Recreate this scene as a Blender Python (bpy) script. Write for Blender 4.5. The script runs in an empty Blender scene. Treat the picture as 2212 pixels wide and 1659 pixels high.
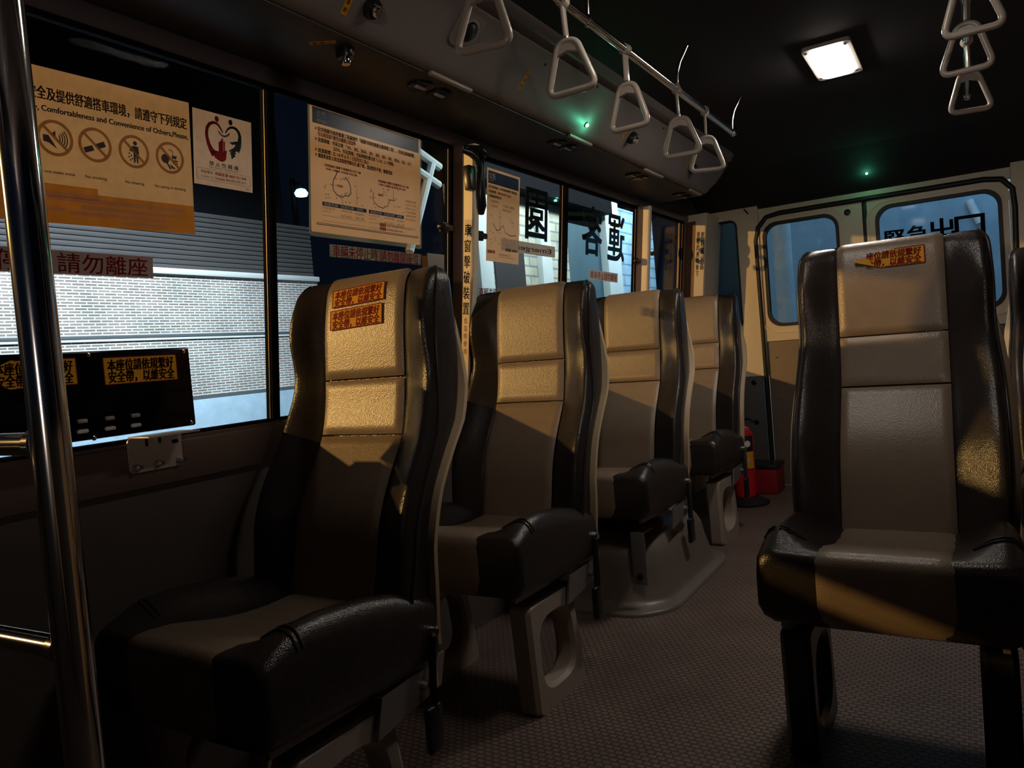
import bpy, bmesh, math, random
from mathutils import Vector, Matrix
random.seed(7)
SC = bpy.context.scene
COL = SC.collection
PI = math.pi
# ------------------------------------------------------------------ materials
def nt(name):
    m = bpy.data.materials.new(name); m.use_nodes = True
    t = m.node_tree; t.nodes.clear()
    o = t.nodes.new('ShaderNodeOutputMaterial')
    return m, t, o
def pbr(name, col, rough=.5, metal=0., bump=None, var=0., coat=0., spec=.5, scale=40.):
    """bump: (kind, scale, strength)"""
    m, t, o = nt(name); N = t.nodes; L = t.links
    b = N.new('ShaderNodeBsdfPrincipled'); L.new(b.outputs[0], o.inputs[0])
    b.inputs['Base Color'].default_value = (*col, 1); b.inputs['Roughness'].default_value = rough
    b.inputs['Metallic'].default_value = metal; b.inputs['Coat Weight'].default_value = coat
    b.inputs['Specular IOR Level'].default_value = spec
    tc = N.new('ShaderNodeTexCoord')
    if var:
        n = N.new('ShaderNodeTexNoise'); n.inputs['Scale'].default_value = scale; n.inputs['Detail'].default_value = 5
        L.new(tc.outputs['Object'], n.inputs['Vector'])
        r = N.new('ShaderNodeMix'); r.data_type = 'RGBA'
        r.inputs[6].default_value = (*[c*(1-var) for c in col], 1); r.inputs[7].default_value = (*[min(1, c*(1+var)) for c in col], 1)
        L.new(n.outputs['Fac'], r.inputs[0]); L.new(r.outputs[2], b.inputs['Base Color'])
    if bump:
        kind, sc, st = bump
        if kind == 'leather':
            n = N.new('ShaderNodeTexVoronoi'); n.inputs['Scale'].default_value = sc; L.new(tc.outputs['Object'], n.inputs['Vector']); src = n.outputs['Distance']
            n2 = N.new('ShaderNodeTexNoise'); n2.inputs['Scale'].default_value = sc*.25; n2.inputs['Detail'].default_value = 6; L.new(tc.outputs['Object'], n2.inputs['Vector'])
            ma = N.new('ShaderNodeMath'); ma.operation = 'ADD'; L.new(src, ma.inputs[0]); L.new(n2.outputs['Fac'], ma.inputs[1]); src = ma.outputs[0]
        else:
            n = N.new('ShaderNodeTexNoise'); n.inputs['Scale'].default_value = sc; n.inputs['Detail'].default_value = 4; L.new(tc.outputs['Object'], n.inputs['Vector']); src = n.outputs['Fac']
        bp = N.new('ShaderNodeBump'); bp.inputs['Strength'].default_value = st; bp.inputs['Distance'].default_value = .002
        L.new(src, bp.inputs['Height']); L.new(bp.outputs[0], b.inputs['Normal'])
    return m
def emit(name, col, s):
    m, t, o = nt(name); e = t.nodes.new('ShaderNodeEmission'); e.inputs[0].default_value = (*col, 1); e.inputs[1].default_value = s
    t.links.new(e.outputs[0], o.inputs[0]); return m
def paper(name, col, trans=.55, var=.12, scale=60., col2=None):
    m, t, o = nt(name); N = t.nodes; L = t.links
    d = N.new('ShaderNodeBsdfDiffuse'); r = N.new('ShaderNodeBsdfTranslucent'); mx = N.new('ShaderNodeMixShader'); mx.inputs[0].default_value = trans
    n = N.new('ShaderNodeTexNoise'); n.inputs['Scale'].default_value = scale; n.inputs['Detail'].default_value = 6
    tc = N.new('ShaderNodeTexCoord'); L.new(tc.outputs['Object'], n.inputs['Vector'])
    c = N.new('ShaderNodeMix'); c.data_type = 'RGBA'; c.inputs[6].default_value = (*[x*(1-var) for x in col], 1); c.inputs[7].default_value = (*(col2 or [min(1, x*(1+var)) for x in col]), 1)
    L.new(n.outputs['Fac'], c.inputs[0]); L.new(c.outputs[2], d.inputs[0]); L.new(c.outputs[2], r.inputs[0])
    L.new(d.outputs[0], mx.inputs[1]); L.new(r.outputs[0], mx.inputs[2])
    g = N.new('ShaderNodeBsdfGlossy'); g.inputs['Roughness'].default_value = .25; m2 = N.new('ShaderNodeMixShader'); m2.inputs[0].default_value = .03
    L.new(mx.outputs[0], m2.inputs[1]); L.new(g.outputs[0], m2.inputs[2]); L.new(m2.outputs[0], o.inputs[0])
    return m
def glass(name, tint=(.9, .95, .95), refl=.06, rough=.02, haze=0., hazecol=(.6, .75, .9)):
    m, t, o = nt(name); N = t.nodes; L = t.links
    tr = N.new('ShaderNodeBsdfTransparent'); tr.inputs[0].default_value = (*tint, 1)
    g = N.new('ShaderNodeBsdfGlossy'); g.inputs['Roughness'].default_value = rough
    lf = N.new('ShaderNodeLayerWeight'); lf.inputs[0].default_value = .5; pw = N.new('ShaderNodeMath'); pw.operation = 'POWER'; pw.inputs[1].default_value = 4.5; L.new(lf.outputs['Facing'], pw.inputs[0]); lw = N.new('ShaderNodeMath'); lw.operation = 'MULTIPLY_ADD'; lw.inputs[1].default_value = .6; lw.inputs[2].default_value = refl*.12; L.new(pw.outputs[0], lw.inputs[0])
    mx = N.new('ShaderNodeMixShader'); L.new(lw.outputs[0], mx.inputs[0]); L.new(tr.outputs[0], mx.inputs[1]); L.new(g.outputs[0], mx.inputs[2])
    out = mx.outputs[0]
    if haze:
        tl = N.new('ShaderNodeBsdfTranslucent'); tl.inputs[0].default_value = (*hazecol, 1)
        m3 = N.new('ShaderNodeMixShader'); 
        n = N.new('ShaderNodeTexNoise'); n.inputs['Scale'].default_value = 6; n.inputs['Detail'].default_value = 8
        mr = N.new('ShaderNodeMapRange'); mr.inputs[1].default_value = .3; mr.inputs[2].default_value = .7; mr.inputs[3].default_value = haze*.6; mr.inputs[4].default_value = min(1, haze*1.4)
        tc = N.new('ShaderNodeTexCoord'); L.new(tc.outputs['Object'], n.inputs['Vector']); L.new(n.outputs['Fac'], mr.inputs[0]); L.new(mr.outputs[0], m3.inputs[0])
        L.new(out, m3.inputs[1]); L.new(tl.outputs[0], m3.inputs[2]); out = m3.outputs[0]
    L.new(out, o.inputs[0]); return m
def floor_mat():
    m, t, o = nt('studded_floor'); N = t.nodes; L = t.links
    b = N.new('ShaderNodeBsdfPrincipled'); L.new(b.outputs[0], o.inputs[0])
    b.inputs['Roughness'].default_value = .42
    tc = N.new('ShaderNodeTexCoord'); mp = N.new('ShaderNodeMapping'); mp.inputs['Rotation'].default_value = (0, 0, .0)
    L.new(tc.outputs['Object'], mp.inputs[0])
    br = N.new('ShaderNodeTexBrick'); br.offset = .5; br.inputs['Scale'].default_value = 1.
    br.inputs['Brick Width'].default_value = .022; br.inputs['Row Height'].default_value = .016; br.inputs['Mortar Size'].default_value = .0028; br.inputs['Mortar Smooth'].default_value = .5
    br.inputs['Color1'].default_value = (.30, .215, .175, 1); br.inputs['Color2'].default_value = (.26, .195, .165, 1); br.inputs['Mortar'].default_value = (.14, .095, .085, 1)
    L.new(mp.outputs[0], br.inputs['Vector'])
    n = N.new('ShaderNodeTexNoise'); n.inputs['Scale'].default_value = 5; n.inputs['Detail'].default_value = 6; L.new(tc.outputs['Object'], n.inputs['Vector'])
    mx = N.new('ShaderNodeMix'); mx.data_type = 'RGBA'; mx.blend_type = 'MULTIPLY'; mx.inputs[0].default_value = .6; L.new(br.outputs['Color'], mx.inputs[6]); L.new(n.outputs['Fac'], mx.inputs[7])
    L.new(mx.outputs[2], b.inputs['Base Color'])
    inv = N.new('ShaderNodeMath'); inv.operation = 'SUBTRACT'; inv.inputs[0].default_value = 1; L.new(br.outputs['Fac'], inv.inputs[1])
    bp = N.new('ShaderNodeBump'); bp.inputs['Strength'].default_value = 1.; bp.inputs['Distance'].default_value = .006
    L.new(inv.outputs[0], bp.inputs['Height']); L.new(bp.outputs[0], b.inputs['Normal'])
    return m
def brick_mat(name, c1, c2, mort, bw, rh, ms, axes='YZ', bump=.4, rough=.7):
    m, t, o = nt(name); N = t.nodes; L = t.links
    b = N.new('ShaderNodeBsdfPrincipled'); L.new(b.outputs[0], o.inputs[0]); b.inputs['Roughness'].default_value = rough
    tc = N.new('ShaderNodeTexCoord'); sx = N.new('ShaderNodeSeparateXYZ'); cx = N.new('ShaderNodeCombineXYZ'); L.new(tc.outputs['Object'], sx.inputs[0])
    L.new(sx.outputs['XYZ'.index(axes[0])], cx.inputs[0]); L.new(sx.outputs['XYZ'.index(axes[1])], cx.inputs[1])
    br = N.new('ShaderNodeTexBrick'); L.new(cx.outputs[0], br.inputs['Vector']); br.inputs['Scale'].default_value = 1
    br.inputs['Brick Width'].default_value = bw; br.inputs['Row Height'].default_value = rh; br.inputs['Mortar Size'].default_value = ms; br.inputs['Mortar Smooth'].default_value = .3
    br.inputs['Color1'].default_value = (*c1, 1); br.inputs['Color2'].default_value = (*c2, 1); br.inputs['Mortar'].default_value = (*mort, 1)
    n = N.new('ShaderNodeTexNoise'); n.inputs['Scale'].default_value = 3.; n.inputs['Detail'].default_value = 8; L.new(tc.outputs['Object'], n.inputs['Vector'])
    mr = N.new('ShaderNodeMapRange'); mr.inputs[1].default_value = .3; mr.inputs[2].default_value = .7; mr.inputs[3].default_value = .7; mr.inputs[4].default_value = 1.1; L.new(n.outputs['Fac'], mr.inputs[0])
    mx = N.new('ShaderNodeMix'); mx.data_type = 'RGBA'; mx.blend_type = 'MULTIPLY'; mx.inputs[0].default_value = 1; L.new(br.outputs['Color'], mx.inputs[6]); L.new(mr.outputs[0], mx.inputs[7]); L.new(mx.outputs[2], b.inputs['Base Color'])
    return m

M = dict(
    leather=pbr('dark_leather', (.026, .021, .020), .27, bump=('leather', 420, .22), var=.2),
    beige=pbr('beige_leather', (.225, .168, .118), .37, spec=.75, bump=('leather', 330, .2), var=.14, scale=25),
    shell=pbr('cream_shell_plastic', (.56, .43, .27), .5, var=.05),
    piping=pbr('piping_leather', (.035, .03, .03), .28),
    legp=pbr('beige_moulded_plastic', (.34, .28, .23), .45, bump=('noise', 300, .15), var=.08),
    steel=pbr('grey_painted_steel', (.28, .26, .25), .4, metal=.6),
    galv=pbr('galvanised_bracket', (.46, .40, .34), .42, metal=.35, var=.15, scale=120),
    chrome=pbr('chrome', (.80, .78, .75), .10, metal=1.),
    alu=pbr('anodised_aluminium', (.34, .27, .2), .45, metal=.5),
    bronze=pbr('brown_window_frame', (.16, .09, .055), .38, metal=.4),
    black=pbr('black_plastic', (.010, .010, .012), .3),
    matt=pbr('matt_black', (.006, .006, .008), .8, spec=.05),
    rubber=pbr('black_rubber', (.008, .008, .009), .5),
    strap=pbr('black_webbing', (.008, .008, .010), .7),
    duct=pbr('duct_plastic', (.22, .18, .168), .5, bump=('noise', 500, .12), var=.06, scale=15),
    duct_shade=pbr('duct_underside_shade', (.035, .03, .032), .5),  # shade below the duct put into a darker colour
    trim=pbr('window_trim', (.11, .09, .095), .4),
    ceil=pbr('ceiling_lining', (.020, .017, .019), .85, var=.1),
    wallp=pbr('lower_wall_lining', (.10, .08, .072), .55, bump=('noise', 200, .2), var=.15, scale=8),
    sill=pbr('sill_rail', (.11, .075, .06), .4),
    cream=pbr('cream_paint', (.80, .67, .50), .42, var=.10, scale=14),
    doorp=pbr('door_lining', (.20, .145, .11), .55, var=.15, scale=12),
    grey=pbr('grey_trim', (.09, .08, .08), .6, var=.1),
    ring=pbr('strap_handle_plastic', (.42, .36, .30), .28),
    arch=pbr('arch_moulding', (.15, .122, .105), .32, bump=('noise', 350, .25), var=.1, scale=20),
    floor=floor_mat(),
    glass=glass('window_glass', refl=0.), 
    frost=glass('frosted_rear_glass', tint=(.62, .78, .88), rough=.06, haze=.30, hazecol=(.34, .48, .60)),
    dark_glass=glass('tinted_glass', tint=(.25, .33, .36)),
    paper_tan=paper('tan_poster', (.80, .68, .50), .62),
    paper_orange=paper('orange_print', (.80, .45, .10), .62, .2, 30),
    paper_pale=paper('pale_block', (.85, .62, .32), .62),
    icon_orange=paper('icon_orange', (.55, .30, .10), .5),
    paper_white=paper('white_paper', (.82, .76, .74), .58),
    paper_cream=paper('cream_paper', (.92, .78, .62), .62, .08, 9),
    lam=glass('laminate_sleeve', tint=(.85, .88, .88), rough=.12, haze=.10),
    navy=paper('navy_print', (.045, .085, .15), .35, .2, 20),
    ink=pbr('black_ink', (.012, .012, .018), .6),
    brown_ink=pbr('brown_ink', (.05, .02, .02), .6),
    red_ink=pbr('red_ink', (.36, .012, .022), .6, spec=.15),
    grey_ink=pbr('grey_ink', (.12, .10, .12), .6),
    white_ink=pbr('white_ink', (.75, .72, .68), .6),
    yellow=pbr('yellow_sticker', (.70, .33, .02), .6, spec=.15),
    maroon=pbr('maroon_print', (.24, .008, .012), .6, spec=.1),
    tan_sticker=pbr('tan_sticker', (.42, .30, .25), .5, var=.1),
    red=pbr('red_enamel', (.62, .012, .02), .35),
    redbox=pbr('red_plastic', (.30, .01, .02), .4),
    outline=pbr('pale_outline', (.10, .13, .15), .6),
    decal=pbr('dark_decal', (.008, .008, .016), .5),
    purple=pbr('purple_decal', (.07, .008, .045), .5),
    lampglow=emit('lamp_glow', (1., .90, .80), 75.),
    dimglow=emit('dim_lamp_glow', (1., .90, .80), 27.),
    lampframe=pbr('lamp_frame', (.45, .42, .38), .4),
    green=emit('green_led', (.35, 1., .75), 14.),
    white_glow=emit('distant_lamp_glow', (.35, .8, 1.), 3.5),
    brick=brick_mat('white_brick', (.26, .20, .18), (.38, .31, .28), (.92, .92, .92), .085, .0205, .0046),
    coping=pbr('pale_coping', (.80, .82, .85), .7, var=.1, scale=6),
    band=pbr('dark_joint', (.10, .11, .12), .7),
    plinth=pbr('blue_grey_render', (.42, .56, .70), .8, var=.22, scale=12),
    shutter=pbr('grey_shutter', (.075, .066, .068), .7, var=.15, scale=4),
    tile=brick_mat('cream_tiles', (.62, .62, .50), (.72, .72, .60), (.30, .36, .36), .5, .16, .02),
    column=pbr('pale_column', (.66, .74, .78), .7, var=.1, scale=4),
    bluewall=brick_mat('blue_tiles', (.35, .55, .75), (.40, .62, .82), (.16, .30, .45), 1.2, .22, .02),
    doorway=pbr('dark_doorway', (.03, .022, .022), .7),
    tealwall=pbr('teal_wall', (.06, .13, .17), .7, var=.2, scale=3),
    asphalt=pbr('asphalt', (.04, .045, .05), .8, var=.3, scale=20),
    rearblue=pbr('blue_painted_wall', (.24, .36, .46), .8, var=.2, scale=2),
    paleposts=pbr('pale_post', (.75, .82, .85), .6),
    board=pbr('glossy_black_panel', (.003, .003, .005), .12, spec=.15),
    white_plastic=pbr('white_plastic', (.62, .58, .55), .35),
)
# ------------------------------------------------------------------ mesh builder
def frame(o, e1, e2):
    e1 = Vector(e1).normalized(); e2 = Vector(e2); e2 = (e2 - e1*e1.dot(e2)).normalized(); n = e1.cross(e2)
    m = Matrix.Identity(4)
    for i, e in enumerate((e1, e2, n)):
        m[0][i], m[1][i], m[2][i] = e
    m.translation = Vector(o); return m
def interp(tab, x):
    if x <= tab[0][0]: return tab[0][1]
    if x >= tab[-1][0]: return tab[-1][1]
    for i in range(len(tab)-1):
        if tab[i][0] <= x <= tab[i+1][0]:
            x0, y0 = tab[i]; x1, y1 = tab[i+1]; h = x1-x0; t = (x-x0)/h
            m0 = (y1 - tab[i-1][1])/(x1 - tab[i-1][0]) if i > 0 else (y1-y0)/h
            m1 = (tab[i+2][1] - y0)/(tab[i+2][0] - x0) if i+2 < len(tab) else (y1-y0)/h
            t2, t3 = t*t, t*t*t
            return (2*t3-3*t2+1)*y0 + (t3-2*t2+t)*h*m0 + (-2*t3+3*t2)*y1 + (t3-t2)*h*m1
class MB:
    def __init__(s): s.bm = bmesh.new()
    def V(s, c): return s.bm.verts.new(Vector(c))
    def F(s, vs):
        try: return s.bm.faces.new(vs)
        except ValueError: return None
    def loft(s, loops, closed=True, c0=False, c1=False, ring=False):
        L = [[s.V(c) for c in l] for l in loops]; n = len(L[0]); k = len(L)
        for i in range(k if ring else k-1):
            a, b = L[i], L[(i+1) % k]
            for j in range(n if closed else n-1):
                s.F((a[j], a[(j+1) % n], b[(j+1) % n], b[j]))
        if c0: s.F(list(reversed(L[0])))
        if c1: s.F(L[-1])
        return s
    def box(s, x0, x1, y0, y1, z0, z1, bev=0., mat=None, seg=2):
        t = bmesh.new(); bmesh.ops.create_cube(t, size=1)
        for v in t.verts: v.co = Vector(((x0+x1)/2+v.co.x*(x1-x0), (y0+y1)/2+v.co.y*(y1-y0), (z0+z1)/2+v.co.z*(z1-z0)))
        if bev: bmesh.ops.bevel(t, geom=t.edges[:], offset=bev, segments=seg, affect='EDGES', profile=.5)
        return s.merge(t, mat)
    def merge(s, t, mat=None):
        if mat: bmesh.ops.transform(t, matrix=mat, verts=t.verts)
        me = bpy.data.meshes.new('tmp'); t.to_mesh(me); t.free(); s.bm.from_mesh(me); bpy.data.meshes.remove(me); return s
    def tube(s, pts, r, seg=12, closed=False, caps=True, flat=None):
        pts = [Vector(p) for p in pts]; n = len(pts); loops = []; up = None
        for i, p in enumerate(pts):
            a = pts[(i-1) % n] if (closed or i > 0) else p; b = pts[(i+1) % n] if (closed or i < n-1) else p
            t = (b-a).normalized()
            if up is None:
                up = Vector((0, 0, 1)) if abs(t.z) < .9 else Vector((1, 0, 0))
            up = (up - t*up.dot(t)).normalized(); sd = t.cross(up)
            rr = r[i] if isinstance(r, (list, tuple)) else r
            fl = flat or 1.
            loops.append([p + up*math.cos(2*PI*j/seg)*rr + sd*math.sin(2*PI*j/seg)*rr*fl for j in range(seg)])
        return s.loft(loops, True, caps and not closed, caps and not closed, ring=closed)
    def prism(s, poly, m, d):
        a = [m @ Vector((x, y, 0)) for x, y in poly]; b = [m @ Vector((x, y, d)) for x, y in poly]
        return s.loft([a, b], True, True, True)
    def ringprism(s, outer, inner, m, d):
        lo = [[m @ Vector((x, y, z)) for x, y in p] for p, z in ((outer, 0), (outer, d), (inner, d), (inner, 0))]
        return s.loft(lo, True, ring=True)
    def lathe(s, prof, m, seg=24):
        lo = [[m @ Vector((r*math.cos(2*PI*j/seg), r*math.sin(2*PI*j/seg), z)) for j in range(seg)] for r, z in prof]
        return s.loft(lo, True, True, True)
    def poly(s, pts, m, z=0.):
        s.F([s.V(m @ Vector((x, y, z))) for x, y in pts]); return s
    def rect(s, x0, y0, x1, y1, m, z=0.): return s.poly([(x0, y0), (x1, y0), (x1, y1), (x0, y1)], m, z)
    def disc(s, cx, cy, r, m, z=0., n=24, ry=None): return s.poly([(cx+r*math.cos(2*PI*i/n), cy+(ry or r)*math.sin(2*PI*i/n)) for i in range(n)], m, z)
    def arc(s, cx, cy, r0, r1, m, a0=0., a1=2*PI, z=0., n=36):
        lo = [[m @ Vector((cx+r*math.cos(a0+(a1-a0)*i/n), cy+r*math.sin(a0+(a1-a0)*i/n), z)) for r in (r0, r1)] for i in range(n+1)]
        return s.loft(lo, False)
    def line(s, pts, w, m, z=0.):
        pts = [Vector((p[0], p[1])) for p in pts]; ws = w if isinstance(w, (list, tuple)) else [w]*len(pts); lo = []
        for i, p in enumerate(pts):
            t = (pts[min(i+1, len(pts)-1)] - pts[max(i-1, 0)]).normalized(); nn = Vector((-t.y, t.x))*ws[i]*.5
            lo.append([m @ Vector((p.x+nn.x, p.y+nn.y, z)), m @ Vector((p.x-nn.x, p.y-nn.y, z))])
        return s.loft(lo, False)
    def text(s, body, h, m, x=0., y=0., z=0., align='LEFT', xs=1., bold=0., width=None, sp=1., fn=None, shear=0.):
        """h: height of a capital or a Chinese character; width fits the line to that length"""
        c = bpy.data.curves.new('t', 'FONT'); c.body = body; c.size = h/.80; c.space_character = sp; c.shear = shear; c.resolution_u = 3
        o = bpy.data.objects.new('t', c); me = o.to_mesh()
        if len(me.vertices):
            xsv = [v.co.x for v in me.vertices]; w = max(xsv)-min(xsv); x0 = min(xsv)
            k = (width/w) if width and w > 0 else xs
            dx = {'LEFT': 0, 'CENTER': -.5*w*k, 'RIGHT': -w*k}[align]
            b = bold*.55      # bold strokes: the same glyphs laid again, slightly shifted
            for ex, ey in (((0, 0),) if not bold else ((-b, -b*.5), (b, -b*.5), (-b, b*.5), (b, b*.5))):
                vs = []
                for v in me.vertices:
                    q = Vector((x+dx+(v.co.x-x0)*k+ex, y+v.co.y+ey, z)); vs.append(s.V(fn(q) if fn else m @ q))
                for p in me.polygons: s.F([vs[i] for i in p.vertices])
        o.to_mesh_clear(); bpy.data.objects.remove(o); bpy.data.curves.remove(c); return s
    def build(s, name, mat, parent=None, smooth=True, fix=True, ang=40, flat=False):
        if fix and not flat: bmesh.ops.recalc_face_normals(s.bm, faces=s.bm.faces[:])
        off = Vector((0, 0, 0)); p = parent
        while p is not None: off += p.location; p = p.parent
        if off.length: bmesh.ops.translate(s.bm, vec=-off, verts=s.bm.verts[:])
        me = bpy.data.meshes.new(name); s.bm.to_mesh(me); s.bm.free()
        me.materials.append(M[mat] if isinstance(mat, str) else mat)
        if smooth and len(me.polygons):
            me.polygons.foreach_set('use_smooth', [True]*len(me.polygons)); me.set_sharp_from_angle(angle=math.radians(ang))
        o = bpy.data.objects.new(name, me); COL.objects.link(o); o.parent = parent
        return o
def tag(o, label, cat, group=None):
    o['label'] = label; o['category'] = cat
    if group: o['group'] = group
    return o
def thing(name, label, cat, loc, group=None):
    o = bpy.data.objects.new(name, None); COL.objects.link(o); o.location = loc; o.empty_display_size = .05
    return tag(o, label, cat, group)
def struct(o): o['kind'] = 'structure'; return o
def sroot(name, loc):
    o = bpy.data.objects.new(name, None); COL.objects.link(o); o.location = loc; return struct(o)
def dup(root, loc, label, group=None, skip=()):
    r = root.copy(); COL.objects.link(r); r.location = loc; r['label'] = label
    if group: r['group'] = group
    for ch in list(root.children):
        if ch.name.split('.')[0] in skip: continue
        c = ch.copy(); COL.objects.link(c); c.parent = r
        for g in ch.children:
            d = g.copy(); COL.objects.link(d); d.parent = c
    return r
def rrect(x0, y0, x1, y1, r, n=6):
    p = []
    for cx, cy, a in ((x1-r, y0+r, -PI/2), (x1-r, y1-r, 0), (x0+r, y1-r, PI/2), (x0+r, y0+r, PI)):
        for i in range(n+1): p.append((cx+r*math.cos(a+PI/2*i/n), cy+r*math.sin(a+PI/2*i/n)))
    return p

# ------------------------------------------------------------------ dimensions of the bus (x right, y to the rear, z up; metres)
YR = 4.75; YF = -1.5; CEIL = 1.885; XR = .80; TILT = .11; ZS = .838; ZT = 1.66
def xw(z): return -1.52 + TILT*(z-.83)
XC = -.36
WT = Vector((TILT, 0, 1))
def wallframe(y, z, inset=0.): return frame((xw(z)+inset, y, z), (0, 1, 0), WT)     # x along +y, y up the leaning wall, z into the cabin
# ---- floor, ceiling, walls
struct(MB().box(-1.6, XR+.06, YF, YR+.12, -.05, 0).build('floor', 'floor', smooth=False))
struct(MB().box(-1.56, XR+.06, YF, 4.32, CEIL, CEIL+.04).build('ceiling', 'ceil', smooth=False))
mb = MB()      # rear header: slopes from the ceiling down to the top of the rear doors
mb.loft([[(x, 4.30, CEIL+.04), (x, 4.30, CEIL), (x, 4.44, 1.866), (x, 4.60, 1.80), (x, 4.70, 1.735), (x, 4.76, 1.712), (x, 4.84, 1.712), (x, 4.84, CEIL+.04)] for x in (-1.56, XR+.06)], True, True, True)
struct(mb.build('trim_1', 'ceil'))
mb = MB()      # left wall below the glass
mb.box(-1.60, -1.52, YF, YR+.1, 0, .74); mb.box(-1.60, -1.522, YF, YR+.1, .74, ZS)
struct(mb.build('wall_left', 'wallp', smooth=False))
mb = MB(); mb.box(-1.55, -1.502, YF, 4.45, .735, ZS-.010, .006); mb.box(-1.53, -1.511, YF, 4.45, ZS-.012, ZS-.003, .002)
struct(mb.build('trim_2', 'sill'))
mb = MB()      # cant rail above the windows with a rounded lower edge
prof = [(-1.452, 1.66), (-1.436, 1.655), (-1.424, 1.660), (-1.416, 1.672), (-1.414, 1.69), (-1.418, 1.702), (-1.43, 1.706), (-1.43, 1.93), (-1.452, 1.93)]
mb.loft([[(x, y, z) for x, z in prof] for y in (YF, YR+.08)], True, True, True)
struct(mb.build('trim_3', 'trim'))
mb = MB(); mb.box(XR, XR+.06, YF, YR+.1, 0, ZS); mb.box(XR-.08, XR+.06, YF, YR+.1, 1.66, 1.93)
for y in (-.3, 1.28, 2.08, 2.86, 3.72, 4.55): mb.box(XR, XR+.05, y, y+.09, ZS, 1.66)
struct(mb.build('wall_right', 'wallp', smooth=False))
for i, (a, b) in enumerate(((-.21, 1.28), (1.37, 2.08), (2.17, 2.86), (2.95, 3.72), (3.81, 4.55))):
    struct(MB().box(XR+.02, XR+.026, a, b, ZS, 1.66).build('window_%d' % (8+i), 'dark_glass', smooth=False))
mb = MB(); mb.box(-1.6, XR+.06, YF-.05, YF, 0, .905); mb.box(-1.6, XR+.06, YF-.05, YF, 1.75, 1.93)
struct(mb.build('wall_front', 'grey', smooth=False))
struct(MB().box(-1.6, XR+.06, YF-.04, YF-.03, .89, 1.75).build('window_13', 'glass', smooth=False))
# ---- left side windows
wins = [(-.30, 1.2745, []), (1.300, 2.030, []), (2.185, 2.845, []), (2.885, 3.655, []), (3.80, 4.395, [])]
def leaning_box(mb, y0, y1, z0, z1, d0, d1, bev=0.):
    m = wallframe(0, z0); h = (z1-z0)*math.sqrt(1+TILT*TILT)
    return mb.box(y0, y1, 0, h, d0, d1, bev, m)
for i, (a, b, _) in enumerate(wins):
    r = sroot('window_%d' % (i+1), (xw(ZS), (a+b)/2, ZS))
    mb = MB(); leaning_box(mb, a-.002, b+.002, ZS-.004, ZT, -.010, -.005); mb.build('pane', 'glass', r, smooth=False)
    mb = MB(); leaning_box(mb, a-.002, a+.003, ZS, ZT, -.005, -.0035); leaning_box(mb, b-.002, b+.001, ZS, ZT, -.005, -.0035)
    mb.build('window_frame', 'alu' , r, smooth=False)
    mb = MB(); leaning_box(mb, a, b, ZT-.012, ZT, -.012, .006); leaning_box(mb, a, b, ZS-.004, ZS+.004, -.012, .006); leaning_box(mb, b+.0005, b+.022, ZS, ZT, -.02, .004); leaning_box(mb, a-.016, a-.002, ZS, ZT, -.02, .004); mb.build('seal', 'matt', r, smooth=False)
mb = MB(); leaning_box(mb, -1.5, -.32, ZS, ZT, -.03, 0); struct(mb.build('trim_4', 'black', smooth=False))
# ---- pillars between the windows
def pillar(n, y0, y1, dlo, dhi, brown):
    """post between two windows, standing out from the glass and facing the front with a brown inner strip"""
    zs = (ZS-.02, 1.0, 1.12, 1.25, 1.45, ZT-.005); d = lambda z: interp([(1.0, dlo), (1.25, dhi)], z)
    mb = MB(); mb.loft([[(xw(z)-.03, y0+.02, z), (xw(z)+.004, y0+.003, z), (xw(z)+d(z)-.006, y0, z), (xw(z)+d(z), y0+.005, z), (xw(z)+d(z), y0+.03, z), (xw(z)+.004, y1, z), (xw(z)-.03, y1, z)] for z in zs], True, True, True)
    o = struct(mb.build('trim_%d' % n, 'cream', ang=30))
    mb = MB(); mb.loft([[(xw(z)-.012, y0-.016, z), (xw(z)+.004, y0-.012, z), (xw(z)+brown, y0-.0012, z), (xw(z)+brown, y0+.002, z), (xw(z)-.012, y0+.004, z)] for z in (ZS, ZT)], True, True, True); mb.build('window_frame', 'bronze', o, ang=30)
    return o
pillar(5, 2.060, 2.168, .061, .079, .031); pillar(6, 3.672, 3.785, .062, .066, .028)
mb = MB(); leaning_box(mb, 4.402, 4.448, ZS-.05, ZT+.02, -.03, .010, .004); struct(mb.build('trim_7', 'bronze'))
# deep corner pillar, its broad face toward the front of the bus
xc = lambda z: -1.328+TILT*(z-1.45)
mb = MB(); mb.loft([[(xw(z)-.05, 4.452, z), (xc(z)-.008, 4.450, z), (xc(z), 4.457, z), (xc(z), YR-.03, z), (xc(z), YR+.05, z), (xw(z)-.05, YR+.05, z)] for z in (.0, .74, .84, 1.2, 1.5, 1.70)], True, True, True)
o = struct(mb.build('trim_8', 'cream', ang=30))
mb = MB(); mb.loft([[(xw(z)+.002, 4.4485, z), (xc(z)-.066, 4.4485, z), (xc(z)-.066, 4.452, z), (xw(z)+.002, 4.452, z)] for z in (.84, ZT)], True, True, True); mb.build('window_frame', 'bronze', o)
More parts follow.
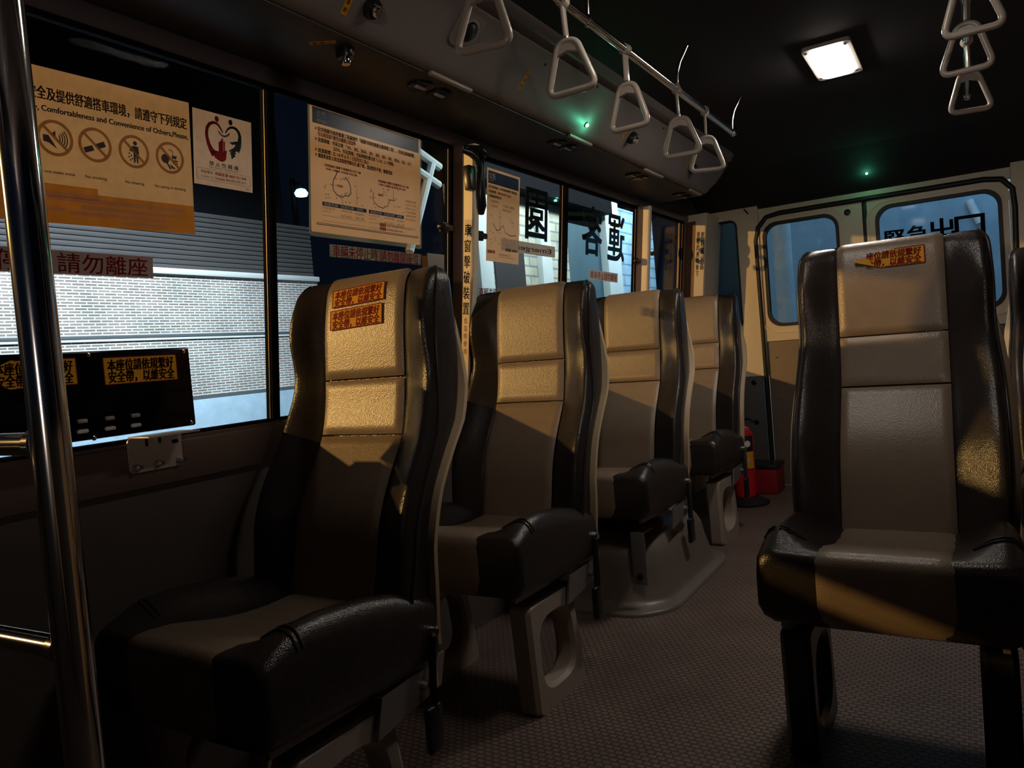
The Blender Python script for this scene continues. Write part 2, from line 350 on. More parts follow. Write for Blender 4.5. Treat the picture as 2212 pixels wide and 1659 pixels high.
# ---- overhead duct, left
def duct_prof(k=1.):
    p = [(-1.428, 1.702), (-1.30, 1.704), (-1.16, 1.7065), (-1.145, 1.708), (-1.133, 1.716), (-1.122, 1.728)]
    p += [(-1.122+t*.095, 1.728+t*.108) for t in (.33, .66, 1.)]
    p += [(-1.022, 1.838), (-1.021, 1.841), (-1.026, 1.843), (-1.056, 1.845), (-1.056, 1.858), (-1.004, 1.861), (-.999, 1.864), (-.985, 1.8845), (-1.428, 1.8845)]
    return p
mb = MB(); P = duct_prof(); cx, cz = -1.20, 1.80; loops = [[(x, YF, z) for x, z in P]]
for y, k in ((3.86, 1), (3.90, .985), (3.93, .95), (3.95, .90), (3.962, .82)):
    loops.append([((cx+(x-cx)*k) if x > -1.4 else x, y + (.0 if z < 1.75 else .03), max(z, cz+(z-cz)*k) if z < cz else z) for x, z in P])
mb.loft(loops, True, True, True)
duct = thing('overhead_duct', 'beige overhead air duct running along the ceiling above the left windows', 'duct', (-1.2, 1.2, 1.70))
mb.build('duct_body', 'duct', duct, ang=50)
mb = MB(); mb.box(-1.425, -1.165, YF, 3.90, 1.7005, 1.7055, .002); mb.build('underside_panel', 'duct_shade', duct)
for y0, y1 in ((1.585, 1.772), (2.372, 2.552), (3.085, 3.306), (3.84, 4.03)):
    if y1 > 3.9: y0, y1 = 3.70, 3.88
    v = MB(); v.box(-1.166, -1.150, y0, y1, 1.696, 1.707, .004, seg=3); vo = v.build('vent_lip', 'ring', duct)
    v = MB()
    for q in range(2): v.lathe([(.028, 0), (.036, 0), (.036, -.006), (.028, -.004), (.012, -.003)], Matrix.Translation((-1.23, y0+.05+q*.085, 1.701)), 20)
    v.build('air_nozzle', 'black', vo)
    for q in range(2): MB().box(-1.236, -1.224, y0+.03+q*.085, y0+.07+q*.085, 1.691, 1.697, .002).build('nozzle_tab', 'white_plastic', vo)
dn = Vector((.75, 0, -.66)).normalized(); de = Vector((.66, 0, .75)).normalized()
def ductframe(y, z):   # on the sloping face, x along +y (right as seen), y up the slope, z out
    t = (z-1.728)/.108; return frame((-1.122+t*.095, y, z), (0, 1, 0), (.66, 0, .75))
for y, z in ((2.02, 1.815), (2.32, 1.832), (2.36, 1.832), (3.0, 1.83)): MB().lathe([(.004, 0), (.004, .002), (.002, .003)], ductframe(y, z), 10).build('screw', 'black', duct)
m_ = ductframe(3.72, 1.775); MB().ringprism(rrect(-.035, -.03, .035, .03, .012), rrect(-.028, -.023, .028, .023, .01), m_, .002).build('access_hatch', 'duct', duct)
mb = MB(); P2 = [(2*XC-x, z) for x, z in duct_prof()]; mb.loft([[(x, y, z) for x, z in P2] for y in (YF, 3.95)], True, True, True)
d2 = thing('overhead_duct', 'beige overhead air duct on the right side, seen at the upper right corner', 'duct', (2*XC+1.2, 1.2, 1.70)); mb.build('duct_body', 'duct', d2, ang=50)
# ---- rear wall: cream panel with three openings
def loop_open(mb, outer, inner, m, d):
    return mb.ringprism(outer, inner, m, d)
FR = frame((0, YR, 0), (1, 0, 0), (0, 0, 1))     # x right, y up, z toward the front (-y)
def ropen(x0, z0, x1, z1, hx0, hz0, hx1, hz1, r, m=FR, d=.04, name=None, mat='cream', par=None, n=6):
    # rectangle with a rounded opening, matched point by point
    inner = rrect(hx0, hz0, hx1, hz1, r, n); outer = []
    for i, (px, pz) in enumerate(inner):
        k = i//(n+1); t = (i % (n+1))/n
        cx = (x1, x1, x0, x0)[k]; cz = (z0, z1, z1, z0)[k]
        outer.append((cx, cz))
    mb = MB(); mb.ringprism(outer, inner, m, d); bmesh.ops.remove_doubles(mb.bm, verts=mb.bm.verts[:], dist=1e-5)
    return mb
wr = struct(ropen(-1.56, .69, -1.068, 1.74, -1.375, 1.0, -1.205, 1.66, .04).build('wall_rear', 'cream'))
MB().box(-1.56, -1.105, YR-.035, YR+.05, 0, .69, .004).build('lower_trim', 'grey', wr)
for z in (.652, .404, .154): MB().lathe([(.016, 0), (.016, .004), (.008, .007)], frame((-1.156, YR-.036, z), (1, 0, 0), (0, 0, 1)), 14).build('screw', 'black', wr)
MB().ringprism(rrect(-1.385, .99, -1.195, 1.67, .045), rrect(-1.375, 1.0, -1.205, 1.66, .04), FR, .045).build('seal', 'rubber', wr)
mb = MB(); mb.box(.22, XR+.02, YR-.04, YR+.05, 0, 1.74); mb.build('side_panel', 'cream', wr, smooth=False)
MB().box(-1.12, .24, YR+.0, YR+.06, 1.662, 1.74).build('door_header', 'cream', wr, smooth=False)
mb = MB(); mb.tube([(-1.120, YR-.046, 1.69), (-1.145, YR-.046, 1.725)], .004, 8); mb.build('panel_joint', 'rubber', wr)
struct(MB().box(-1.375, -1.205, YR+.0, YR+.006, 1.0, 1.66).build('window_6', 'dark_glass', smooth=False))
def rear_door(n, x0, x1, g):
    r = sroot('door_%d' % n, ((x0+x1)/2, YR, 0)); gx0, gz0, gx1, gz1 = g
    ropen(x0, .90, x1, 1.655, gx0, gz0, gx1, gz1, .075, d=.03).build('door_panel', 'cream', r)
    MB().ringprism(rrect(gx0-.018, gz0-.018, gx1+.018, gz1+.018, .085), rrect(gx0, gz0, gx1, gz1, .075), FR, .036).build('window_seal', 'rubber', r)
    o, i = rrect(gx0-.062, gz0-.06, gx1+.062, gz1+.045, .10), rrect(gx0-.05, gz0-.048, gx1+.05, gz1+.036, .095)
    MB().ringprism(o, i, FR, .034).build('pressed_rib', 'cream', r)
    MB().ringprism(rrect(gx0, gz0, gx1, gz1, .075), rrect(gx0+.0005, gz0+.0005, gx1-.0005, gz1-.0005, .075), FR, .01).build('window_rim', 'rubber', r)
    MB().prism(rrect(gx0-.004, gz0-.004, gx1+.004, gz1+.004, .075), frame((0, YR+.012, 0), (1, 0, 0), (0, 0, 1)), .006).build('pane', 'frost', r, smooth=False)
    MB().box(x0, x1, YR-.022, YR+.04, .01, .90, .006).build('door_lining', 'doorp', r)
    for x in (x0+.05, x0+.3):
        for z in (.80, .55, .3): MB().lathe([(.008, 0), (.008, .003), (.003, .005)], frame((x, YR-.022, z), (1, 0, 0), (0, 0, 1)), 10).build('lining_clip', 'doorp', r)
    return r
dL = rear_door(1, -1.065, -.490, (-1.03, 1.005, -.634, 1.603)); dR = rear_door(2, -.465, .205, (-.408, 1.005, .158, 1.600))
mb = MB(); mb.lathe([(.016, 0), (.018, .004), (.010, .006), (.008, .002)], frame((-.566, YR-.03, 1.608), (1, 0, 0), (0, 0, 1)), 16); mb.build('door_stop', 'black', dL)
# weather strip around the doors and the split between them
path = [(-1.078, .01), (-1.082, 1.0), (-1.088, 1.52), (-1.07, 1.60), (-1.02, 1.655), (-.94, 1.668), (.10, 1.668), (.18, 1.655), (.225, 1.60), (.232, 1.50), (.222, 1.0), (.218, .01)]
struct(MB().tube([(x, YR-.032, z) for x, z in path], .015, 10).build('trim_9', 'rubber'))
struct(MB().box(-.491, -.464, YR-.03, YR+.02, .01, 1.66, .004).build('trim_10', 'rubber'))
# ------------------------------------------------------------------ passenger seat
ZF = [(.38, -.186), (.455, -.166), (.53, -.147), (.61, -.128), (.68, -.098), (.78, -.036), (.80, -.026), (.86, -.010), (.927, 0), (1.03, .010), (1.10, .022), (1.167, .040), (1.2, .05)]
ZR = [(.36, -.094), (.55, -.100), (.615, -.087), (.69, -.057), (.77, .0), (.826, .047), (.93, .086), (1.10, .086), (1.167, .088), (1.2, .09)]
ZW = [(.38, .222), (.5, .234), (.65, .237), (.8, .234), (.93, .222), (1.05, .222), (1.167, .216)]
ZB = [(.38, .02), (.5, .032), (.65, .046), (.8, .044), (.93, .020), (1.04, .038), (1.11, .030), (1.167, .012)]
ZTOP, RT = 1.132, .038
def level(t):
    """t in 0..1 below the crown, 1..2 over the crown -> z, thickness factor, inset"""
    if t <= 1: return .40+(ZTOP-.40)*t, 1., 0.
    a = (t-1)*PI/2; return ZTOP+RT*math.sin(a), .12+.88*math.cos(a), .030*(1-math.cos(a))
def back_y(z, k): 
    f, r = interp(ZF, z), interp(ZR, z); m = .5*(f+r); return m+(f-m)*k, m+(r-m)*k
def bolster(t):
    if t < .84: q = t/.84; return .45*q+.55*q*q*(3-2*q)
    return 1-.75*((t-.84)/.16)**2.2
def back_loop(tt):
    z, k, ins = level(tt); f, r = back_y(z, k); w = interp(ZW, z)-ins; b = interp(ZB, z)*min(1, k*1.1)
    xs = [-1, -.988, -.965, -.935, -.90, -.85, -.79, -.73, -.67, -.62, -.575, -.545, -.52, -.3, 0]; xs += [-v for v in reversed(xs[:-1])]
    pts = []
    for s_ in xs:
        x = s_*w; ax = abs(x)
        y = f+.010 if ax < .1235 else f+.005-(b+.005)*bolster((ax-.1235)/(w-.1235))
        pts.append((x, y, z))
    yf = pts[0][1]
    pts += [(w, yf+(r-yf)*q, z) for q in (.25, .5, .8)] + [(w-.006, r, z), (w*.5, r, z), (-w*.5, r, z), (-w+.006, r, z)] + [(-w, yf+(r-yf)*q, z) for q in (.8, .5, .25)]
    return pts
def centre_profile():
    P = []
    for i in range(45):
        z, k, _ = level(i/44.); P.append((back_y(z, k)[0], z))
    for i in range(1, 9):
        z, k, _ = level(1+i/8.); P.append((back_y(z, k)[0], z))
    for i in range(7, 1, -1):
        z, k, _ = level(1+i/8.); P.append((back_y(z, k)[1], z))
    return P
CP = centre_profile()
def panel(lo, hi, wx=.1245, lift=.0075, ux=16):
    """strip of the centre profile between heights lo and hi (hi>1.2: over the crown)"""
    idx = [p for p in CP if p[1] >= lo and (p[1] <= hi or hi > 1.2)]
    f0 = interp(ZF, lo); pts = [(f0, lo)] + [p for p in idx if p[1] > lo+.003]
    if hi < 1.2: pts.append((interp(ZF, hi), hi))
    arc = [0.]
    for a, b in zip(pts, pts[1:]): arc.append(arc[-1]+math.hypot(b[0]-a[0], b[1]-a[1]))
    Lt = arc[-1]; rows = []; N = max(10, int(Lt/.012))
    for i in range(N+1):
        sN = i/N; s_ = Lt*(sN if 0 < sN < 1 else sN)
        j = max(q for q in range(len(arc)) if arc[q] <= s_+1e-9); j = min(j, len(arc)-2); t = (s_-arc[j])/(arc[j+1]-arc[j])
        y = pts[j][0]+(pts[j+1][0]-pts[j][0])*t; z = pts[j][1]+(pts[j+1][1]-pts[j][1])*t
        ty, tz = pts[j+1][0]-pts[j][0], pts[j+1][1]-pts[j][1]; l = math.hypot(ty, tz); ny, nz = -tz/l, ty/l
        row = []
        for u in range(ux+1):
            uu = -1+2*u/ux; uu = math.copysign(abs(uu)**.7, uu); x = wx*uu
            d = min(wx-abs(x), s_, Lt-s_); p = lift*min(1, (max(d, 0)/.012))**.5 - .0015
            row.append((x, y+ny*p, z+nz*p))
        rows.append(row)
    return rows
def surf_y(x, z, lift=.006):
    return interp(ZF, z)-lift
CT = [(-.57, .470), (-.545, .490), (-.5325, .496), (-.48, .494), (-.42, .480), (-.35, .463), (-.25, .452), (-.10, .458)]
CH = [(-.57, .0), (-.53, .006), (-.48, .030), (-.42, .052), (-.33, .064), (-.24, .058), (-.16, .03), (-.10, .015)]
def cush_loop(y, ins=0.):
    T = interp(CT, max(y, -.5325)) - ins; h = interp(CH, y); w = .244-ins*.8; B = .318+.02*min(1, max(0, (-y-.2)/.3))+ins*1.2
    xs = [-1, -.985, -.95, -.9, -.84, -.77, -.7, -.63, -.57, -.52, -.35, 0]; xs += [-v for v in reversed(xs[:-1])]; pts = []
    for s_ in xs:
        x = s_*w; ax = abs(x)
        if ax < .1235: z = T-.004
        else:
            t = (ax-.1235)/(w-.1235)
            z = T + h*(t/.72)**2*(3-2*t/.72) if t < .72 else T + h - (h*.35+.022)*((t-.72)/.28)**2.4
        pts.append((x, y, z))
    ze = pts[0][2]; cb = .035
    pts += [(w+.003, y, ze+(B+cb-ze)*q) for q in (.35, .7, 1.)] + [(w-.008, y, B+.014), (w-.03, y, B+.002), (w*.4, y, B), (-w*.4, y, B), (-w+.03, y, B+.002), (-w+.008, y, B+.014)] + [(-w-.003, y, ze+(B+cb-ze)*q) for q in (1., .7, .35)]
    return pts
def make_seat(label):
    r = thing('passenger_seat', label, 'seat', (0, 0, 0))
    mb = MB(); ts = [i/26. for i in range(27)] + [1+i/8. for i in range(1, 9)]
    mb.loft([back_loop(t) for t in ts], True, True, True); mb.build('backrest', 'leather', r, ang=75)
    MB().loft(panel(.929, 2.), False).build('headrest_panel', 'beige', r, ang=80)
    MB().loft(panel(.799, .925), False).build('shoulder_panel', 'beige', r, ang=80)
    MB().loft(panel(.43, .795), False).build('lower_back_panel', 'beige', r, ang=80)
    for sgn in (-1, 1):
        pts = []
        for t in [i/20. for i in range(21)]+[1.25, 1.5, 1.75]:
            l = back_loop(t); p = l[0] if sgn < 0 else l[28]; pts.append((p[0]+sgn*.001, p[1]-.001, p[2]))
        mb = MB(); mb.tube(pts, .0042, 8); mb.build('piping', 'piping', r, ang=80)
    # cream shell behind the upholstery, a lip wider all round
    mb = MB(); lo = []
    for i in range(30):
        z = .36+(1.10-.36)*i/29.; y = interp(ZR, z); w = interp(ZW, z)+.015*(1 if z < .90 else max(-1.2, 1-(z-.90)/.09))
        lo.append([(-w, y-.005, z), (-w+.02, y-.007, z), (w-.02, y-.007, z), (w, y-.005, z), (w+.002, y+.004, z), (w-.006, y+.008, z), (w*.6, y+.016, z), (-w*.6, y+.016, z), (-w+.006, y+.008, z), (-w-.002, y+.004, z)])
    l = lo[-1]; lo.append([(x*.94, y+(.012-(y-l[0][1]))*.3, 1.125) for x, y, z in l]); lo.append([(x*.85, y+.004, 1.138) for x, y, z in l])
    mb.loft(lo, True, True, True); mb.build('back_shell', 'shell', r, ang=60)
    # cushion
    mb = MB(); lo = [cush_loop(y) for y in (-.11, -.16, -.22, -.28, -.34, -.40, -.45, -.49, -.52, -.535)]
    for a in (20, 40, 60, 80): lo.append(cush_loop(-.535-.020*math.sin(math.radians(a)), .024*(1-math.cos(math.radians(a)))))
    mb.loft(lo, True, True, True); mb.build('cushion', 'leather', r, ang=70)
    pth = [(y, interp(CT, y)) for y in (-.13, -.18, -.24, -.30, -.36, -.42, -.47, -.51, -.5325)]
    pth += [(-.5325-.0235*math.sin(a), .496-.0235+.0235*math.cos(a)) for a in [PI/2*i/6 for i in range(1, 7)]] + [(-.5565, .45), (-.5565, .42), (-.5565, .385), (-.554, .36), (-.545, .345)]
    rows = []
    for i, (y, z) in enumerate(pth):
        a, b = pth[max(0, i-1)], pth[min(len(pth)-1, i+1)]; ty, tz = b[0]-a[0], b[1]-a[1]; l = math.hypot(ty, tz); ny, nz = tz/l, -ty/l
        row = []
        for u in range(13):
            uu = -1+2*u/12; x = .1245*math.copysign(abs(uu)**.7, uu); p = .005*min(1, (.1245-abs(x))/.02)**.6-.002
            row.append((x, y+ny*p, z+nz*p))
        rows.append(row)
    MB().loft(rows, False).build('seat_panel', 'beige', r, ang=80)
    for sx in (-1, 1):       # stitched seam over the bolster corner
        mb = MB()
        for dy in (0, .012):
            l = [p for p in cush_loop(-.462-dy) if sx*p[0] > .15][:9]
            l = sorted(l, key=lambda p: abs(p[0]))[:8]
            mb.tube([(x, y, z+.0012) for x, y, z in l], .0022, 6)
        mb.build('stitching', 'piping', r)
    for sx in (-1, 1):
        m = frame((sx*.188-.032, 0, 0), (0, 1, 0), (0, 0, 1))
        base = [(-.470, .0), (-.185, .0), (-.235, .30), (-.490, .30)]
        def rnd(P, q, n=6):
            out = []
            for i in range(4):
                p0, p1, p2 = Vector(P[i-1]), Vector(P[i]), Vector(P[(i+1) % 4]); a = p1+(p0-p1).normalized()*q; b = p1+(p2-p1).normalized()*q
                for j in range(n+1):
                    t = j/n; out.append(tuple((a*(1-t)**2+p1*2*t*(1-t)+b*t*t)))
            return out
        hole = [(-.425, .055), (-.245, .055), (-.272, .245), (-.437, .245)]
        o_ = rnd(base, .02); i_ = rnd(hole, .075)
        e_ = rnd([(x+(.012 if k in (0, 3) else -.012), z+(.0 if k < 2 else -.006)) for k, (x, z) in enumerate(base)], .02); ie = rnd([(x+(-.008 if k in (0, 3) else .008), z+(-.008 if k < 2 else .008)) for k, (x, z) in enumerate(hole)], .075)
        lp = [[m @ Vector((x, z, q)) for x, z in pp] for pp, q in ((e_, 0), (o_, .01), (o_, .054), (e_, .064), (ie, .064), (i_, .052), (i_, .012), (ie, 0))]
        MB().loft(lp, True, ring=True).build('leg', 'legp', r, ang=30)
    for sx in (-1, 1):
        mb = MB(); mb.prism([(-.52, .322), (-.15, .315), (-.12, .37), (-.15, .385), (-.52, .338)], frame((sx*.2-.006, 0, 0), (0, 1, 0), (0, 0, 1)), .012)
        mb.prism([(-.30, .25), (-.10, .275), (-.08, .34), (-.28, .325)], frame((sx*.234-.003, 0, 0), (0, 1, 0), (0, 0, 1)), .006)
        mb.lathe([(.010, -.003), (.010, .008), (.006, .012)], frame((sx*.237, -.16, .298), (0, 0, 1), (0, 1, 0)) if sx < 0 else frame((sx*.237, -.16, .298), (0, 1, 0), (0, 0, 1)), 8)
        mb.build('side_rail', 'steel', r)
    b = MB(); b.tube([(.250, -.13, .405), (.254, -.142, .36), (.256, -.150, .31), (.258, -.155, .26)], .010, 8, flat=.35); bo = b.build('seat_belt', 'strap', r)
    b = MB(); b.box(.249, .267, -.184, -.136, .165, .262, .008, seg=3); b.build('buckle', 'black', bo)
    b = MB(); b.lathe([(.012, -.006), (.012, .004), (.007, .008)], frame((.252, -.128, .40), (0, 1, 0), (0, 0, 1)), 10); b.build('belt_bolt', 'chrome', bo)
    b = MB(); b.prism([(-.152, .30), (-.128, .345), (-.124, .285)], frame((.2475, 0, 0), (0, 1, 0), (0, 0, 1)), .003); b.build('latch_tongue', 'galv', bo, smooth=False)
    return r
def seat_sticker(seat, x0, z0, w, h, rot=0., torn=False, text=True):
    """yellow warning label pressed on the upper panel of a seat back"""
    S = seat.location
    c, s_ = math.cos(rot), math.sin(rot)
    def fn(q, lift=.0092):
        x = x0+(q.x*c-q.y*s_); z = z0+(q.x*s_+q.y*c); return Vector((S.x+x, S.y+interp(ZF, z)-lift-q.z, S.z+z))
    def patch(mb, a, b, c_, d, lift):
        n, k = 12, 5
        rows = [[fn(Vector((a+(c_-a)*i/n, b+(d-b)*j/k, lift))) for i in range(n+1)] for j in range(k+1)]
        mb.loft(rows, False); return mb
    if not torn:
        o = patch(MB(), 0, 0, w, h, 0).build('warning_sticker', 'yellow', seat)
    else:
        mb = MB(); pts = []
        lows = [(.0, .46), (.14, .30), (.30, .10), (.42, .0), (1, 0)]; ups = [(0, .52), (.25, .72), (.5, .95), (.56, 1), (1, 1)]
        n = 16; rows = [[], []]; rows = []
        for j in range(4):
            row = []
            for i in range(n+1):
                u = i/n; lo = interp(lows, u); up = interp(ups, u); row.append(fn(Vector((u*w, (lo+(up-lo)*j/3)*h, .010*max(0, (.3-u)/.3)**1.5*(1-j/3.)))))
            rows.append(row)
        mb.loft(rows, False); o = mb.build('warning_sticker', 'yellow', seat)
    mb = MB()
    def bar(a, b, c_, d): patch(mb, a, b, c_, d, .0004)
    t = .0022
    if not torn:
        bar(0, 0, w, t); bar(0, h-t, w, h); bar(0, 0, t, h); bar(w-t, 0, w, h)
    else:
        bar(w*.44, 0, w, t); bar(w*.58, h-t, w, h); bar(w-t, 0, w, h)
    l1, l2 = ('本座位請依規繫好', '安全帶，以維安全')
    if torn: l1, l2 = '座位請依規繫好', '全帶，以維安全'
    xo = w*.05 if not torn else w*.17
    mb.text(l1, h*.37, None, xo, h*.53, .0006, width=w*.95-xo, bold=.0012, fn=fn, shear=.12)
    mb.text(l2, h*.37, None, xo, h*.09, .0006, width=w*.95-xo, bold=.0012, fn=fn, shear=.12)
    mb.build('lettering', 'maroon', o, smooth=False, flat=True)
    return o
XL, X5 = -1.217, -.1695
s1 = make_seat('nearest left seat, two yellow warning labels stacked on its headrest')
s1.location = (XL, 1.298, 0)
GL = 'seats along the left windows'; s1['group'] = GL
s2 = dup(s1, (XL, 2.078, 0), 'second left seat back from the front, beside the cream pillar with the vertical label', GL)
s3 = dup(s1, (XL, 2.936, 0), 'third left seat, mounted on the rounded wheel arch', GL, skip=('leg',))
s4 = dup(s1, (XL, 3.785, 0), 'rearmost left seat, in front of the fire extinguisher', GL)
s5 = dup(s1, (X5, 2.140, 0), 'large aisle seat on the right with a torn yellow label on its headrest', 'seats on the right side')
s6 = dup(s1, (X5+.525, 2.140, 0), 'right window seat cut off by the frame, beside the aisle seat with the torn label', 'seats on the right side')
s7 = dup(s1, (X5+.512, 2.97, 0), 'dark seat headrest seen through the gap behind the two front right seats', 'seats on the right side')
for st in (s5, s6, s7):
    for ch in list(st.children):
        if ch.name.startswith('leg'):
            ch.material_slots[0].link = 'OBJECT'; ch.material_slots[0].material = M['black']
bpy.context.view_layer.update()
seat_sticker(s1, -.093, 1.101, .166, .043, .035)
seat_sticker(s1, -.096, 1.047, .166, .048, .03)
seat_sticker(s5, -.080, 1.100, .163, .046, .008, torn=True)
# ------------------------------------------------------------------ wheel arch under the third seat
arch = thing('wheel_arch', 'rounded brown moulded wheel arch on the floor below the third left seat', 'wheel arch', (-1.25, 2.80, 0))
def arch_loop(x1, y0, y1, r, z):
    p = [(-1.519, y0, z)]
    for i in range(9): a = -PI/2+PI/2*i/8; p.append((x1-r+r*math.cos(a), y0+r+r*math.sin(a), z))
    for i in range(9): a = PI/2*i/8; p.append((x1-r+r*math.cos(a), y1-r+r*math.sin(a), z))
    p.append((-1.519, y1, z)); return p
mb = MB(); L = [arch_loop(-.925, 2.345, 3.26, .19, 0), arch_loop(-.925, 2.345, 3.26, .19, .010), arch_loop(-.932, 2.352, 3.25, .185, .015)]
L += [arch_loop(-.958, 2.40, 3.20, .17, .020), arch_loop(-.965, 2.410, 3.19, .17, .035), arch_loop(-.975, 2.422, 3.175, .17, .08), arch_loop(-.988, 2.435, 3.16, .17, .14)]
for i in range(1, 7): a = PI/2*i/6; q = .13*(1-math.cos(a)); L.append(arch_loop(-.990-q, 2.437+q*1.1, 3.158-q*1.1, .17, .15+.132*math.sin(a)))
mb.loft(L, True, True, True); mb.build('arch_body', 'arch', arch, ang=60)
b = MB(); b.box(-1.060, -1.008, 2.416, 2.422, .10, .29, .002); b.box(-1.060, -1.008, 2.418, 2.50, .284, .290, .002); br_ = b.build('seat_bracket', 'steel', arch)
b = MB(); b.lathe([(.013, 0), (.013, .004), (.010, .010), (.004, .012)], frame((-1.034, 2.416, .128), (1, 0, 0), (0, 0, 1)), 6); b.build('bolt', 'black', br_)
# ------------------------------------------------------------------ chrome pole with rails in the foreground
pole = thing('grab_pole', 'thick upright chrome pole at the left edge with two short rails', 'pole', (-.80, .39, 0))
mb = MB(); mb.tube([(-.80, .39, z) for z in (0, .5, 1., 1.5, 1.885)], .0185, 32); mb.build('pole_tube', 'chrome', pole, ang=60)
mb = MB(); mb.tube([(-.815, .39, .9045), (-1.1, .39, .9045), (-1.50, .39, .9045)], .0125, 24); mb.build('rail', 'chrome', pole, ang=60)
mb = MB(); mb.tube([(-.815, .39, .690), (-1.1, .37, .690), (-1.50, .35, .690)], .0125, 24); mb.build('rail', 'chrome', pole, ang=60)
for z in (.9045, .690):
    mb = MB(); mb.lathe([(.017, 0), (.017, .012), (.0125, .016)], frame((-.815, .39, z), (0, 1, 0), (0, 0, -1)), 18); mb.build('collar', 'chrome', pole)
mb = MB(); mb.lathe([(.045, 0), (.045, .006), (.022, .02)], Matrix.Translation((-.80, .39, 0)), 24); mb.build('floor_flange', 'chrome', pole)
# ------------------------------------------------------------------ black control board below the first window
bd = thing('control_board', 'long glossy black board below the first window with yellow warning labels', 'panel', (-1.44, .70, .855))
MB().box(-1.452, -1.420, .415, .990, .860, 1.0275, .004).build('board_face', 'board', bd)
BF = frame((-1.4195, 0, 0), (0, 1, 0), (0, 0, 1))
def flat_sticker(y0, z0, w, h, par, torn=False):
    mb = MB()
    pts = [(y0, z0), (y0+w, z0), (y0+w, z0+h), (y0, z0+h)] if not torn else [(y0+.03, z0), (y0+w, z0), (y0+w, z0+h), (y0+.035, z0+h), (y0+.012, z0+h*.8), (y0, z0+h*.5), (y0+.004, z0+h*.25)]
    mb.poly(pts, BF, .0006); o = mb.build('warning_sticker', 'yellow', par, smooth=False)
    mb = MB(); t = .0014
    for a in ((y0 if not torn else y0+.04, z0, y0+w, z0+t), (y0 if not torn else y0+.04, z0+h-t, y0+w, z0+h), (y0+w-t, z0, y0+w, z0+h)): mb.rect(*a, BF, .0010)
    if not torn: mb.rect(y0, z0, y0+t, z0+h, BF, .001)
    mb.text('本座位請依規繫好', h*.37, BF, y0+w*.05, z0+h*.53, .0012, width=w*.9, bold=.0012, shear=.1); mb.text('安全帶，以維安全', h*.37, BF, y0+w*.05, z0+h*.10, .0012, width=w*.9, bold=.0012, shear=.1)
    mb.build('lettering', 'maroon', o, smooth=False, flat=True)
flat_sticker(.8012, .9605, .1555, .0535, bd); flat_sticker(.605, .9665, .146, .050, bd, True)
for y, z in ((.9755, 1.019), (.775, 1.021), (.978, .866), (.770, .862)): MB().lathe([(.0045, 0), (.0045, .0012), (.002, .0024)], frame((-1.420, y, z), (0, 1, 0), (0, 0, 1)), 10).build('screw', 'chrome', bd)
for y, z in ((.748, .897), (.800, .8965), (.852, .896), (.748, .878), (.800, .877), (.852, .8765)):
    mb = MB(); mb.box(-1.4205, -1.412, y-.009, y+.011, z-.004, z+.004, .003); mb.build('switch', 'white_plastic', bd)
bk = thing('mounting_bracket', 'pale metal bracket bolted under the right end of the black board', 'bracket', (-1.49, .94, .84))
mb = MB(); mb.prism(rrect(.8785, .772, 1.0015, .846, .010), frame((-1.500, 0, 0), (0, 1, 0), (0, 0, 1)), .004); mb.box(-1.500, -1.425, .882, 1.0015, .845, .849, .001); mb.build('bracket_plate', 'galv', bk)
for y in (.8905, .939, .992):
    mb = MB(); mb.lathe([(.0085, 0), (.0085, .003), (.0055, .004), (.005, .010), (.003, .011)], frame((-1.496, y, .7815 + (.002 if y > .9 else 0)), (0, 1, 0), (0, 0, 1)), 12); mb.build('bolt', 'steel', bk)
mb = MB()
for y, h in ((.920, .018), (.950, .015)): mb.prism(rrect(y-.003, .842-h, y+.003, .843, .0028), frame((-1.4962, 0, 0), (0, 1, 0), (0, 0, 1)), .0008)
mb.prism(rrect(.978, .822, .994, .830, .0038), frame((-1.4962, 0, 0), (0, 1, 0), (0, 0, 1)), .0008); mb.build('slot', 'matt', bk)
# ------------------------------------------------------------------ posters and labels on the windows
def sheet(par, name, mat, y0, z0, w, h, inset, rot=0., t=.0004, r=None):
    m = wallframe(y0, z0, inset) @ Matrix.Rotation(rot, 4, 'Z')
    mb = MB(); mb.prism(rrect(0, 0, w, h, r) if r else [(0, 0), (w, 0), (w, h), (0, h)], m, t); return mb.build(name, mat, par, smooth=False), m
K = math.sqrt(1+TILT*TILT)
# large yellow-brown rules poster
y0, z0, w, h = .30, 1.267, .772, .2865
p1 = thing('rules_poster', 'large tan rules poster with four round prohibition signs on the first window', 'poster', (xw(z0), y0+w/2, z0))
_, m = sheet(p1, 'sheet', 'paper_tan', y0, z0, w, h, -.004, .022)
X = lambda y: y-y0
e = .0007
mb = MB(); mb.rect(0, 0, w, .062, m, e); mb.rect(0, .062, w*.72, .074, m, e); mb.build('orange_band', 'paper_orange', p1, smooth=False)
mb = MB()
for a, b, c, d in ((.46, .044, .75, .053), (.34, .050, .56, .061), (.52, .031, .735, .039), (.50, .019, .70, .027), (.60, .007, .72, .0145), (.30, .024, .49, .031)): mb.rect(a, b, c, d, m, e*1.5)
mb.build('faded_lines', 'paper_pale', p1, smooth=False)
mb = MB(); mb.text('為維護您的安全及提供舒適搭車環境，請遵守下列規定', .0205, m, X(1.064), .2295, e, 'RIGHT', width=.415, bold=.0012)
mb.text('For Your Safety, Comfortableness and Convenience of Others,Please,', .0120, m, X(1.066), .2065, e, 'RIGHT', width=.405, bold=.0009)
for cy, cap, wd in ((.7805, 'Do not make noise', .075), (.8565, 'No smoking', .046), (.9375, 'No littering', .044), (1.0190, 'No eating or drinking', .078)):
    mb.text(cap, .0062, m, X(cy)-.002 if wd < .07 else X(cy)-.002, .0935, e, 'CENTER', width=wd*.93, bold=.0003)
ic = [(X(y), .1595) for y in (.7805, .8565, .9375, 1.0190)]
